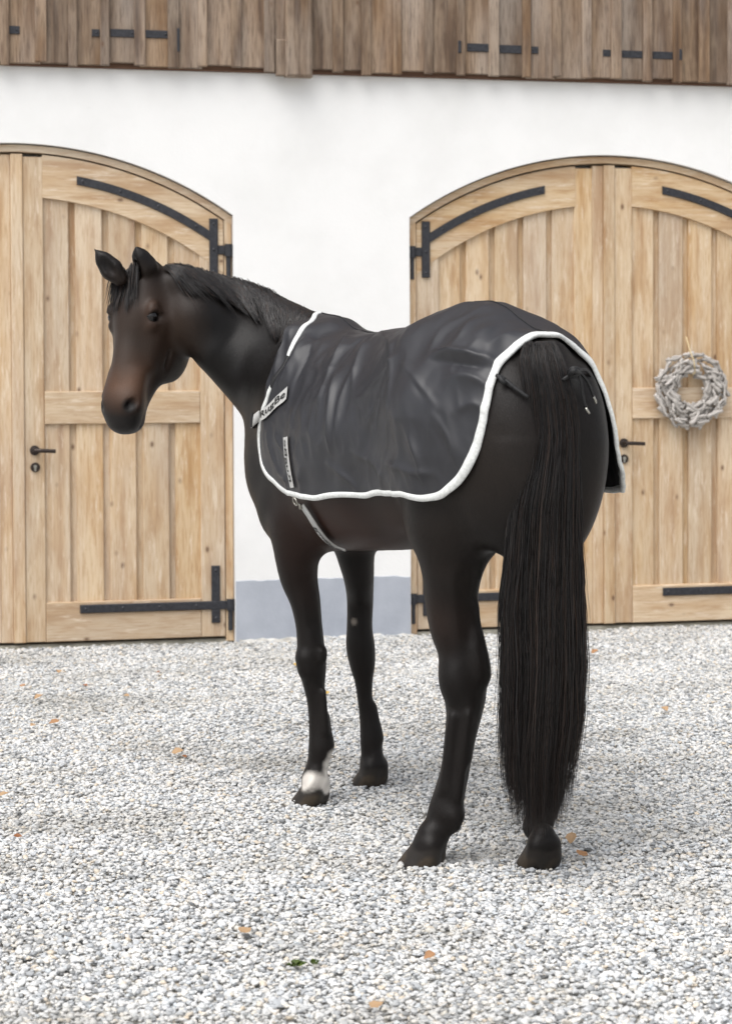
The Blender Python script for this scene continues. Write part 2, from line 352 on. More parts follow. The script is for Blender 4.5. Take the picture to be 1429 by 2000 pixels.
for k in range(300):
    o = obj('twig', tw[k % 12], wreath); ang = random.uniform(0, 2*math.pi); layer = k/300
    rr = random.choice([.094, .106, .120, .135, .15, .165, .180, .194, .202])+random.uniform(-.007, .007)
    tilt = random.gauss(0, .30)
    o.location = (rr*math.cos(ang), -.012-.055*layer*(1-.25*abs(rr-.15)/.05), rr*math.sin(ang))
    o.rotation_euler = (random.uniform(-.3, .3), -(ang+math.pi/2+tilt), random.uniform(-.25, .25))
    s_ = random.uniform(.75, 1.1); o.scale = (s_, s_, s_)
obj('hanging_string', mesh_data('hanging_string', *join([tube([(.006, -.075, .10), (-.002, -.082, .16), (-.012, -.05, .215), (-.022, -.012, .30)], .004, 6), tube([(.006, -.075, .10), (.006, -.04, .085), (.004, -.01, .10)], .004, 6)]), JUTE, True), wreath)

# ================================================================== GROUND
def ground_z(x, y):
    return .013*np.sin(1.7*x+.6*y)*np.sin(1.1*y-.4*x+1)+.004*np.sin(9.1*x+2*y)*np.sin(7.3*y-3*x)+.007*np.sin(4.3*x+1.2)*np.sin(3.7*y+.5)
g = NT('gravel_bed'); tc = g.n('TexCoord'); vo = g.n('TexVoronoi'); vo.inputs['Scale'].default_value = 65; g.l(tc.outputs['Object'], vo.inputs['Vector'])
hsn = g.n('SeparateColor'); g.l(vo.outputs['Color'], hsn.inputs[0])
g.base(g.ramp(hsn.outputs[0], [(0, srgb(150, 146, 138)), (.5, srgb(188, 186, 180)), (1, srgb(215, 214, 211))])); g.rough(.9); g.bump(vo.outputs['Distance'], 1.0, .01); GBED = g.m
xs = np.r_[[-60, -30, -15, -8], np.linspace(-4, 5, 46), [9, 15, 30, 60]]; ys = np.r_[[-60, -25, -8, 0], np.linspace(2.5, 12.5, 51), [20, 40, 90]]
X, Y = np.meshgrid(xs, ys); Z = np.where((abs(X) < 7) & (Y > 2) & (Y < 12), ground_z(X, Y), 0)-.012
nx, ny = len(xs), len(ys); idx = np.arange(nx*ny).reshape(ny, nx)
F = np.stack([idx[:-1, :-1], idx[:-1, 1:], idx[1:, 1:], idx[1:, :-1]], -1).reshape(-1, 4)
ground = obj('ground', mesh_data('ground', np.stack([X, Y, Z], -1).reshape(-1, 3), F, GBED, True), None, kind='structure', label='pale grey gravel yard in front of the barn')
# loose stones: instanced pebbles, one object
g = NT('gravel_stone'); oi = g.n('ObjectInfo'); geo = g.n('NewGeometry'); tc = g.n('TexCoord')
c = g.ramp(oi.outputs['Random'], [(0, srgb(128, 130, 132)), (.08, srgb(162, 165, 168)), (.22, srgb(186, 189, 192)), (.42, srgb(203, 204, 204)), (.70, srgb(219, 218, 216)), (.82, srgb(214, 209, 199)), (.90, srgb(196, 203, 209)), (.965, srgb(206, 192, 172)), (1, srgb(226, 225, 223))])
dirt = g.ramp(g.noise(g.mapping(geo.outputs['Position'], (.8, 1.7, 1)), 1.3, 5, .66), [(.47, (0, 0, 0)), (.72, (1, 1, 1))])
c = g.mix(g.math('MULTIPLY', dirt, .55), c, srgb(140, 135, 124))
c = g.mix(g.math('MULTIPLY', g.ramp(g.noise(tc.outputs['Object'], 60, 3), [(.5, (0, 0, 0)), (.7, (1, 1, 1))]), .18), c, srgb(120, 118, 114))
g.base(c); g.rough(.75); STONE_M = g.m
def pebble(seed):
    r = np.random.default_rng(seed)
    import bmesh
    bm = bmesh.new(); bmesh.ops.create_icosphere(bm, subdivisions=1, radius=1)
    d = r.normal(size=(5, 3)); d /= np.linalg.norm(d, axis=1)[:, None]; cut = r.uniform(.45, .85, 5)
    sc = np.array([1.0, r.uniform(.60, .95), r.uniform(.36, .62)])
    for v in bm.verts:
        p = np.array(v.co)
        for dd, cc in zip(d, cut):
            k = p@dd
            if k > cc: p = p-dd*(k-cc)
        v.co = p*sc
    me = bpy.data.meshes.new('pebble'); bm.to_mesh(me); bm.free(); me.materials.append(STONE_M)
    me.polygons.foreach_set('use_smooth', np.array([r.random() < .75]*len(me.polygons)))
    return me
peb_col = bpy.data.collections.new('pebbles')
for k in range(14): peb_col.objects.link(bpy.data.objects.new('pebble', pebble(100+k)))
# carrier sheet in front of the facade
uw = np.array([math.cos(TH), math.sin(TH)]); nw = np.array([math.sin(TH), -math.cos(TH)])
gv, gf = [], []
NU, ND = 90, 110
for i in range(NU+1):
    for j in range(ND+1):
        u = -3.3+6.8*i/NU; dd = .0+7.1*j/ND
        p = np.array([0, DIST])+uw*u+nw*dd
        gv.append((p[0], p[1], ground_z(p[0], p[1])))
idx = np.arange((NU+1)*(ND+1)).reshape(NU+1, ND+1)
F = np.stack([idx[:-1, :-1], idx[:-1, 1:], idx[1:, 1:], idx[1:, :-1]], -1).reshape(-1, 4)
gv = np.array(gv)
cen = gv[F].mean(1); pp = project(cen); keep = (pp[:, 0] > -190) & (pp[:, 0] < 1620) & (pp[:, 1] < 2180)
gravel = obj('gravel', mesh_data('gravel', gv, F[keep]), None, kind='stuff', label='loose pale grey and white gravel stones covering the yard', category='gravel')
ng = bpy.data.node_groups.new('scatter_gravel', 'GeometryNodeTree')
ng.interface.new_socket('Geometry', in_out='INPUT', socket_type='NodeSocketGeometry'); ng.interface.new_socket('Geometry', in_out='OUTPUT', socket_type='NodeSocketGeometry')
N = ng.nodes; L = ng.links; gi = N.new('NodeGroupInput'); go = N.new('NodeGroupOutput'); jn = N.new('GeometryNodeJoinGeometry')
def layer(density, zoff, smin, smax, seed):
    d = N.new('GeometryNodeDistributePointsOnFaces'); d.inputs['Density'].default_value = density; d.inputs['Seed'].default_value = seed
    L.new(gi.outputs[0], d.inputs['Mesh'])
    sp = N.new('GeometryNodeSetPosition'); L.new(d.outputs['Points'], sp.inputs['Geometry'])
    rv = N.new('FunctionNodeRandomValue'); rv.data_type = 'FLOAT_VECTOR'; rv.inputs[0].default_value = (0, 0, zoff-.004); rv.inputs[1].default_value = (0, 0, zoff+.005); rv.inputs['Seed'].default_value = seed+1
    L.new(rv.outputs[0], sp.inputs['Offset'])
    ci = N.new('GeometryNodeCollectionInfo'); ci.inputs['Collection'].default_value = peb_col; ci.inputs['Separate Children'].default_value = True; ci.inputs['Reset Children'].default_value = True
    ip = N.new('GeometryNodeInstanceOnPoints'); L.new(sp.outputs[0], ip.inputs['Points']); L.new(ci.outputs[0], ip.inputs['Instance']); ip.inputs['Pick Instance'].default_value = True
    rr = N.new('FunctionNodeRandomValue'); rr.data_type = 'FLOAT_VECTOR'; rr.inputs[0].default_value = (-.42, -.42, 0); rr.inputs[1].default_value = (.42, .42, 6.283); rr.inputs['Seed'].default_value = seed+2
    L.new(rr.outputs[0], ip.inputs['Rotation'])
    rs = N.new('FunctionNodeRandomValue'); rs.data_type = 'FLOAT'; rs.inputs[2].default_value = smin; rs.inputs[3].default_value = smax; rs.inputs['Seed'].default_value = seed+3
    L.new(rs.outputs[1], ip.inputs['Scale'])
    L.new(ip.outputs[0], jn.inputs[0])
layer(5600, -.006, .0075, .0120, 1); layer(2300, .000, .0075, .0140, 20); layer(2600, -.002, .0045, .008, 40)
L.new(jn.outputs[0], go.inputs[0])
gravel.modifiers.new('scatter', 'NODES').node_group = ng

# ---- fallen leaves, each its own thing
def leaf_mat(name, a, b):
    g = NT(name); tc = g.n('TexCoord'); g.base(g.ramp(g.noise(tc.outputs['Object'], 45, 3), [(.35, a), (.65, b)])); g.rough(.65); return g.m
LEAF_M = {'tan': leaf_mat('leaf_tan', srgb(156, 124, 92), srgb(176, 148, 114)), 'brown': leaf_mat('leaf_brown', srgb(112, 70, 42), srgb(150, 98, 58)),
          'orange': leaf_mat('leaf_orange', srgb(146, 104, 68), srgb(164, 126, 90)), 'yellow': leaf_mat('leaf_yellow', srgb(176, 144, 66), srgb(190, 160, 90))}
def leaf_mesh(seed, mat, pointed):
    r = random.Random(seed); n = 9; V, F = [], []
    curl = r.uniform(.15, .45); bend = r.uniform(-.2, .3)
    for i in range(n):
        t = i/(n-1); w = math.sin(math.pi*t**(.8 if pointed else .65))*(.36 if pointed else .42)*(1+.12*math.sin(i*2.4+seed))
        for j, s in enumerate((-1, -.5, 0, .5, 1)):
            V.append((t-.5, s*w, curl*abs(s)**1.5*w+bend*(t-.5)**2+.02*math.sin(9*t+s*3)-(.012 if s == 0 else 0)))
    for i in range(n-1):
        for j in range(4): a = i*5+j; F.append((a, a+1, a+6, a+5))
    st = tube([(-.5, 0, .0), (-.62, .01, -.02), (-.75, .03, .0)], [.012, .010, .008], 5)
    V, F = join([(V, F), st]); return mesh_data('fallen_leaf', V, F, mat, True)
LEAVES = [(115, 1313, 'tan', .060, 'small tan leaf lying nearest the left barn door sill'), (44, 1341, 'orange', .058, 'orange leaf near the left edge of the photo, below the door'),
 (75, 1363, 'tan', .072, 'long flat tan leaf on gravel below the left door handle'), (106, 1410, 'orange', .075, 'upright orange brown leaf in the left middle of the gravel'),
 (64, 1412, 'tan', .045, 'faint tan leaf just left of the upright orange leaf'), (167, 1343, 'brown', .045, 'tiny dark brown leaf a step before the left door'),
 (247, 1363, 'tan', .045, 'small tan curl of leaf on gravel before the left door'), (347, 1466, 'tan', .075, 'tan leaf lying alone midway between left edge and front hoof'),
 (361, 1474, 'brown', .035, 'little brown leaf touching the tan leaf left of front hooves'), (6, 1560, 'tan', .070, 'tan leaf cut by the left edge of the photo'),
 (308, 1317, 'brown', .040, 'small brown leaf on gravel in front of the door\'s middle'), (579, 1305, 'yellow', .045, 'yellow leaf left of the near front knee on gravel'),
 (637, 1360, 'yellow', .035, 'tiny yellow leaf between the two front legs'), (36, 1646, 'brown', .045, 'dark brown leaf standing on edge at lower left'),
 (480, 1820, 'tan', .048, 'pale tan leaf on open gravel left of the hind hooves'), (838, 1862, 'orange', .040, 'orange leaf in the foreground below the near hind hoof'),
 (736, 1959, 'tan', .044, 'tan leaf at the very bottom of the photo'), (1115, 1635, 'tan', .056, 'tan leaf lying right beside the tail tip'),
 (1137, 1661, 'orange', .052, 'orange leaf right of the far hind hoof'), (1160, 1272, 'orange', .055, 'orange leaf on far gravel right of the tail'), (1298, 1385, 'tan', .045, 'tan leaf on gravel at right below the wreath door')]
for k, (px, py, m, size, lb) in enumerate(LEAVES):
    p = on_ground(px, py, .018); o = obj('fallen_leaf', leaf_mesh(k, LEAF_M[m], k % 2), None, label=lb, category='leaf', group='fallen autumn leaves on the gravel')
    r = random.Random(k*3+1); o.scale = (size*.78,)*3
    o.matrix_world = Matrix.Translation((p[0], p[1], ground_z(p[0], p[1])+.017+size*.12)) @ Matrix.Rotation(r.uniform(.15, .55), 4, 'X') @ Matrix.Rotation(r.uniform(-.25, .25), 4, 'Y') @ Matrix.Rotation(r.uniform(0, 6.28), 4, 'Z') @ Matrix.Scale(size*(.62 if px < 400 else .85), 4)
g = NT('moss_green'); tc = g.n('TexCoord'); g.base(g.ramp(g.noise(tc.outputs['Object'], 30), [(.3, srgb(46, 62, 18)), (.7, srgb(98, 118, 40))])); g.rough(.7); MOSS = g.m
for k, (px, py, n, lb) in enumerate(((580, 1880, 26, 'small dark green weed tuft in the foreground gravel'), (615, 1877, 9, 'tiny green weed sprig just right of the larger tuft'))):
    p = on_ground(px, py, .015); parts = []
    for i in range(n):
        a, l, h = random.uniform(0, 6.28), random.uniform(.008, .026 if n > 10 else .014), random.uniform(.004, .014)
        cx, cy = random.uniform(-.012, .012)*(n/26), random.uniform(-.006, .006); ca, sa = math.cos(a), math.sin(a); wd = l*.32
        V = [(cx, cy, 0), (cx+ca*l*.5-sa*wd, cy+sa*l*.5+ca*wd, h), (cx+ca*l, cy+sa*l, h*.7), (cx+ca*l*.5+sa*wd, cy+sa*l*.5-ca*wd, h*.9)]
        parts.append((V, [(0, 1, 2), (0, 2, 3)]))
    V, F = join(parts); o = obj('weed_tuft', mesh_data('weed_tuft', V, F, MOSS), None, label=lb, category='weed'); o.location = (p[0], p[1], ground_z(p[0], p[1])+.010)

# ================================================================== HORSE
T0 = np.array([.4995, 5.47]); HA = math.radians(119.0)           # tail head on the ground plan; heading of the body
FW = np.array([math.cos(HA), math.sin(HA)]); LF = np.array([-FW[1], FW[0]])
def to_local(p):
    p = np.asarray(p, float); d = p[..., :2]-T0
    return np.stack([d@FW, d@LF, p[..., 2]], -1)
def to_world(p):
    p = np.asarray(p, float); xy = T0+p[..., :1]*FW+p[..., 1:2]*LF
    return np.concatenate([xy, p[..., 2:3]], -1)
def hp(px, py, Y): return to_local(at_depth(px, py, Y))          # photo pixel at depth Y -> horse-local point
H = .0066
LO = np.array([-.20, -.42, -.03]); HI = np.array([2.14, .92, 1.99])
NX, NY, NZ = [int(v) for v in np.ceil((HI-LO)/H)+1]
AX = [(LO[i]+H*np.arange(n)).astype(np.float32) for i, n in enumerate((NX, NY, NZ))]
FIELD = np.full((NX, NY, NZ), .6, np.float32)
def region(lo, hi):
    a = np.maximum(((np.array(lo)-LO)/H).astype(int), 0); b = np.minimum(((np.array(hi)-LO)/H).astype(int)+2, (NX, NY, NZ))
    return tuple(slice(i, max(j, i)) for i, j in zip(a, b))
def grid(sl): return AX[0][sl[0]][:, None, None], AX[1][sl[1]][None, :, None], AX[2][sl[2]][None, None, :]
def smin(a, b, k):
    h = np.maximum(k-np.abs(a-b), 0)/k; return np.minimum(a, b)-h*h*k*.25
def add(fn, lo, hi, k=.03, sub=False):
    m = k+.03; sl = region(np.array(lo)-m, np.array(hi)+m)
    if min(s.stop-s.start for s in sl) <= 0: return
    d = fn(*grid(sl)).astype(np.float32); cur = FIELD[sl]
    FIELD[sl] = -smin(-cur, d, k) if sub else smin(cur, d, k)
def rc(a, b, r1, r2, k=.03, sub=False):                           # cone with round ends
    a, b = np.asarray(a, float), np.asarray(b, float); ba = b-a; L2 = ba@ba
    def fn(x, y, z):
        px, py, pz = x-a[0], y-a[1], z-a[2]
        t = np.clip((px*ba[0]+py*ba[1]+pz*ba[2])/L2, 0, 1)
        return np.sqrt((px-ba[0]*t)**2+(py-ba[1]*t)**2+(pz-ba[2]*t)**2)-(r1+(r2-r1)*t)
    m = max(r1, r2); add(fn, np.minimum(a, b)-m, np.maximum(a, b)+m, k, sub)
def chain(pts, rad, k=.02):                                        # smooth tapering tube through points, blended once into the body
    q = np.c_[np.asarray(pts, float), rad]; d_ = np.r_[0, np.cumsum(np.linalg.norm(np.diff(q[:, :3], axis=0), axis=1))]
    q = cr(np.c_[d_, d_*0, q], len(pts)*4)[:, 2:]
    pts, rad = q[:, :3], q[:, 3]; lo, hi = (pts-rad[:, None]).min(0), (pts+rad[:, None]).max(0)
    def fn(x, y, z):
        out = None
        for a, b, r1, r2 in zip(pts[:-1], pts[1:], rad[:-1], rad[1:]):
            ba = b-a; px, py, pz = x-a[0], y-a[1], z-a[2]
            t = np.clip((px*ba[0]+py*ba[1]+pz*ba[2])/(ba@ba+1e-9), 0, 1)
            d = np.sqrt((px-ba[0]*t)**2+(py-ba[1]*t)**2+(pz-ba[2]*t)**2)-(r1+(r2-r1)*t)
            out = d if out is None else np.minimum(out, d)
        return out
    add(fn, lo, hi, k)
def ell(c, r, axes=None, k=.04, sub=False):                       # ellipsoid; axes = 3 unit vectors
    c = np.asarray(c, float); A = np.eye(3) if axes is None else np.asarray(axes, float); r = np.asarray(r, float)
    def fn(x, y, z):
        p = (x-c[0], y-c[1], z-c[2])
        q = [(p[0]*A[i, 0]+p[1]*A[i, 1]+p[2]*A[i, 2])/r[i] for i in range(3)]
        n = np.sqrt(q[0]**2+q[1]**2+q[2]**2)
        g = np.sqrt((q[0]/r[0])**2+(q[1]/r[1])**2+(q[2]/r[2])**2)
        return n*(n-1)/np.maximum(g, 1e-6)
    e = np.sqrt(((A*r[:, None])**2).sum(0)); add(fn, c-e, c+e, k, sub)
# ---- trunk: lofted sections (s, z top, z bottom, half width, sharpness of the upper edge)
ST = np.array([(-.02, 1.458, 1.05, .145), (.08, 1.540, .98, .198), (.20, 1.600, .93, .232), (.32, 1.620, .905, .252), (.45, 1.599, .895, .264), (.60, 1.556, .885, .272),
               (.75, 1.548, .865, .300), (.92, 1.536, .850, .305), (1.05, 1.543, .838, .288), (1.15, 1.558, .832, .262), (1.28, 1.556, .842, .240), (1.40, 1.50, .87, .215)])
ST = cr(ST, 60)
def trunk(x, y, z):
    s = np.clip(x, ST[0, 0], ST[-1, 0]); f = lambda i: np.interp(s, ST[:, 0], ST[:, i])
    zt, zb, a = f(1), f(2), f(3); c = (zt*.47+zb*.53); b = np.where(z > c, zt-c, c-zb)
    n = np.where(z > c, 1.95, 2.25)
    e = np.where(x < ST[0, 0], (ST[0, 0]-x)/.09, np.where(x > ST[-1, 0], (x-ST[-1, 0])/.13, 0))
    q = (np.abs(y)/a)**n+(np.abs(z-c)/b)**n+np.abs(e)**n
    return (q**(1/n)-1)*np.minimum(a, b)*.95
add(trunk, (-.12, -.31, .83), (1.54, .31, 1.62), .05)
# hindquarters, flank, shoulder, breast
for sg in (-1, 1):
    ell((.13, .125 if sg > 0 else -.103, 1.225), (.20, .132, .30), k=.08)
    ell((.02, .095 if sg > 0 else -.085, 1.17), (.12, .095, .27), k=.06)
    ell((.40, sg*.165, 1.42), (.12, .075, .11), k=.10)             # hip bone
    ell((1.22, sg*.165, 1.22), (.17, .095, .30), [(.9, 0, .43), (0, 1, 0), (-.43, 0, .9)], k=.09)
    ell((1.40, sg*.115, 1.10), (.125, .105, .17), k=.08)
    ell((1.17, sg*.15, .99), (.12, .10, .16), k=.07)
ell((1.47, 0, 1.16), (.10, .13, .22), k=.09)
ell(hp(556, 985, 6.50), (.09, .085, .13), k=.06); ell(hp(535, 915, 6.56), (.08, .08, .11), k=.06)
rc((.0, 0, 1.45), (-.07, 0, 1.40), .07, .04, .05)                 # tail head
# ---- limbs (near = left)
def limb(rows, Y, k=.035):
    P, R = [], []
    for (px, py, r, *yy) in rows: P.append(hp(px, py, yy[0] if yy else Y)); R.append(r)
    chain(P, R, k); return P
rc((.26, .13, 1.28), hp(885, 1010, 5.62), .19, .135, .07)
HLp = limb([(885, 1010, .135, 5.62), (884, 1075, .104, 5.62), (882, 1130, .083, 5.62), (881, 1175, .076), (885, 1225, .069), (896, 1270, .062), (902, 1310, .060), (908, 1350, .062), (906, 1390, .053), (896, 1450, .044), (888, 1505, .042), (876, 1555, .046), (869, 1585, .050), (858, 1612, .044), (843, 1636, .041), (834, 1650, .038)], 5.63)
rc(hp(930, 1290, 5.60), hp(938, 1318, 5.60), .022, .030, .035); rc(hp(925, 1250, 5.60), hp(935, 1300, 5.60), .022, .024, .03)
rc(hp(920, 1350, 5.60), hp(907, 1480, 5.60), .026, .020, .02)     # tendon
rc(hp(915, 1395, 5.575), hp(893, 1555, 5.595), .014, .015, .012); rc(hp(884, 1400, 5.59), hp(868, 1540, 5.60), .016, .016, .016)
ell(hp(884, 1326, 5.600), (.036, .034, .052), k=.045); rc(hp(922, 1190, 5.60), hp(937, 1290, 5.595), .016, .016, .03)
rc(hp(905, 1130, 5.535), hp(915, 1250, 5.56), .004, .004, .03, True); rc(hp(985, 850, 5.36), hp(960, 1030, 5.44), .004, .004, .05, True)
rc(hp(888, 1595, 5.60), hp(886, 1612, 5.60), .026, .018, .03)     # ergot tuft
FLp = limb([(582, 1030, .092, 6.42), (580, 1085, .074, 6.43), (584, 1130, .062), (595, 1170, .0515), (603, 1219, .0445), (607, 1262, .0455), (610, 1300, .0465), (613, 1335, .037), (617, 1365, .0315), (620, 1395, .0305), (623, 1430, .034), (626, 1460, .0405), (623, 1482, .037), (616, 1505, .0355), (610, 1522, .038)], 6.45)
rc(hp(634, 1400, 6.44), hp(640, 1455, 6.44), .016, .020, .02); rc(hp(596, 1285, 6.43), hp(600, 1308, 6.43), .033, .030, .02); rc(hp(631, 1350, 6.42), hp(636, 1430, 6.42), .011, .012, .012); rc(hp(630, 1272, 6.42), hp(630, 1285, 6.42), .016, .014, .02); rc(hp(600, 1130, 6.375), hp(612, 1220, 6.405), .003, .003, .03, True)
FRp = limb([(690, 1030, .085, 6.60), (694, 1080, .066, 6.62), (700, 1125, .053, 6.66), (703, 1180, .0455), (702, 1230, .045), (704, 1265, .0505), (707, 1292, .046), (710, 1330, .032), (713, 1370, .0265), (718, 1405, .029), (724, 1435, .0375), (725, 1455, .0385), (722, 1475, .031), (722, 1493, .036)], 6.74)
rc(hp(728, 1380, 6.74), hp(737, 1440, 6.74), .014, .018, .02)
rc((.23, -.14, 1.28), (.33, -.165, 1.02), .18, .13, .07)
chain([(.33, -.165, 1.02), (.27, -.16, .86), (.19, -.15, .72), (.12, -.14, .60), (.115, -.135, .53), (.13, -.13, .40), (.145, -.125, .27), (.16, -.12, .20), (.185, -.115, .125), (.20, -.11, .085)], [.13, .09, .072, .062, .058, .045, .043, .05, .043, .045], .022)
rc((.06, -.142, .64), (.055, -.14, .57), .022, .03, .035)
# ---- hooves
def hoof(px, py, Y, rb, fwd, h=.074):                              # slanted truncated cone: steep heel, sloping toe, bulbs behind
    c = hp(px, py, Y); c[2] = 0; f = np.array([fwd[0], fwd[1], 0]); f /= np.linalg.norm(f); la = np.array([-f[1], f[0], 0])
    def fn(x, y, z):
        X_ = (x-c[0])*f[0]+(y-c[1])*f[1]; Y_ = (x-c[0])*la[0]+(y-c[1])*la[1]; zc = np.clip(z, -.02, h)
        xf = rb*1.08-zc*.80; xb = -rb*.92-zc*.12; r = (xf-xb)/2; m_ = (xf+xb)/2
        d = (np.sqrt((X_-m_)**2+(Y_*1.06)**2)-r)*.80
        return np.maximum(d, z-h)
    e = rb*1.3; add(fn, c-[e, e, .02], c+[e, e, h], .008)
    top = c-f*.018+[0, 0, h]
    rc(top-f*.010, top-f*.012+[0, 0, .012], rb*.60, rb*.55, .022)                # coronet
    for sg in (-1, 1): rc(c-f*rb*.62+la*sg*.024+[0, 0, .058], c-f*rb*.55+la*sg*.026+[0, 0, .02], .026, .028, .015)
    return c+[0, 0, .04]
HOOVES = [hoof(822, 1690, 5.62, .066, (1, .75)), hoof(604, 1567, 6.45, .058, (1, .6)), hoof(720, 1530, 6.75, .058, (1, .25)), hoof(1051, 1688, 5.62, .064, (1, -.12))]
# ---- neck: trachea line, core and crest
chain([hp(417, 690, 6.74), hp(455, 726, 6.76), hp(492, 762, 6.74), hp(525, 795, 6.70), hp(560, 850, 6.66)], [.066, .072, .078, .09, .12], .08)
chain([hp(378, 622, 6.77), hp(420, 640, 6.80), hp(462, 662, 6.82), hp(515, 705, 6.78), hp(575, 760, 6.66), hp(640, 800, 6.52)], [.092, .098, .108, .125, .155, .18], .08)
chain([hp(345, 552, 6.74), hp(385, 560, 6.80), hp(430, 573, 6.84), hp(475, 584, 6.86), hp(520, 602, 6.82), hp(565, 625, 6.74), hp(612, 648, 6.64), hp(660, 662, 6.52)], [.045, .044, .042, .042, .044, .046, .048, .046], .07)
# ---- head in its own frame
POLL = at_depth(263, 510, 6.70); aa, tau = math.radians(31), math.radians(16)
Dh = np.array([-math.sin(aa), -math.cos(aa), 0]); zz = np.array([0, 0, 1.0])
Nn = -zz*math.cos(tau)+Dh*math.sin(tau); Dd = Dh*math.cos(tau)+zz*math.sin(tau); Ll = np.cross(Dd, Nn); Ll = Ll/np.linalg.norm(Ll)
if Ll[0] < 0: Ll = -Ll
def rot_l(v): return np.array([v[:2]@FW, v[:2]@LF, v[2]])
NL, DL, LL = rot_l(Nn), rot_l(Dd), rot_l(Ll); P0 = to_local(POLL)
def hd(n, d, l=0.0): return P0+NL*n+DL*d+LL*l
HAX = [NL, DL, LL]
ell(hd(.075, -.085), (.11, .085, .078), HAX, .04)
ell(hd(.165, -.062), (.10, .062, .092), HAX, .04)                 # forehead
rc(hd(.18, -.058), hd(.46, -.060), .062, .044, .04)               # nasal bridge
rc(hd(.20, -.12), hd(.46, -.085), .075, .052, .05)
for sg in (-1, 1):
    ell(hd(.25, -.188, sg*.056), (.13, .12, .042), HAX, .05)   # cheek
    rc(hd(.20, -.085, sg*.078), hd(.34, -.10, sg*.052), .026, .015, .03)    # facial crest
    ell(hd(.168, -.034, sg*.088), (.032, .022, .018), HAX, .022)   # brow
    ell(hd(.212, -.048, sg*.084), (.026, .02, .016), HAX, .018)
    rc(hd(.30, -.19, sg*.03), hd(.50, -.125, sg*.018), .036, .026, .035)    # lower jaw
    rc(hd(.40, -.062, sg*.044), hd(.495, -.058, sg*.048), .022, .034, .04)  # nostril wings
ell(hd(.505, -.078), (.074, .064, .064), HAX, .035)               # muzzle
ell(hd(.548, -.090), (.040, .052, .054), HAX, .03)                # upper lip
ell(hd(.533, -.132), (.038, .032, .044), HAX, .025)               # chin
for sg in (-1, 1):
    ea = -DL*.86-NL*.5; ea /= np.linalg.norm(ea); eb_ = np.cross(LL, ea)
    ell(hd(.188, -.040, sg*.100), (.033, .0175, .017), [ea, eb_, LL], .008, True)                        # eye opening
    rc(hd(.168, -.058, sg*.100), hd(.176, -.022, sg*.090), .007, .006, .010)                              # upper lid
    nn = NL*.93+DL*.36; nn /= np.linalg.norm(nn); nd_ = np.cross(LL, nn)
    ell(hd(.507, -.030, sg*.070), (.029, .015, .024), [nn, nd_, LL], .010, True)
    rc(hd(.18, -.15, sg*.098), hd(.33, -.16, sg*.082), .003, .003, .02, True)
rc(hd(.553, -.122, -.07), hd(.553, -.122, .07), .003, .003, .010, True)      # mouth line
rc(hd(.505, -.112, .072), hd(.553, -.120, .058), .004, .003, .010, True)
rc(hd(.10, -.18), hp(378, 622, 6.77), .085, .092, .07)            # throat latch
# ears
def ear(base, tip, face, r):  # cupped, pointed
    base, tip = np.array(base), np.array(tip); ax = tip-base; L = np.linalg.norm(ax); ax /= L
    fc = face-ax*(face@ax); fc /= np.linalg.norm(fc); sd_ = np.cross(ax, fc)
    for t0, t1, a, b in ((0, .32, .70, 1.0), (.32, .62, 1.0, .74), (.62, 1, .74, .06)):
        p, q = base+ax*L*t0, base+ax*L*t1; rc(p, q, r*a, r*b, .015)
    ell(base+ax*L*.46+fc*r*1.0, (L*.36, r*.60, r*.50), [ax, fc, sd_], .012, True)
eb = [at_depth(293, 540, 6.72), at_depth(234, 545, 6.66)]; et = [at_depth(264, 479, 6.66), at_depth(184, 485, 6.64)]
ear(to_local(eb[0]), to_local(et[0]), rot_l(np.array([-.75, -.6, -.1])), .040)
ear(to_local(eb[1]), to_local(et[1]), rot_l(np.array([-.15, -.95, .1])), .037)
FIELD[:, :, AX[2] < -.012] = .05                                   # flat soles
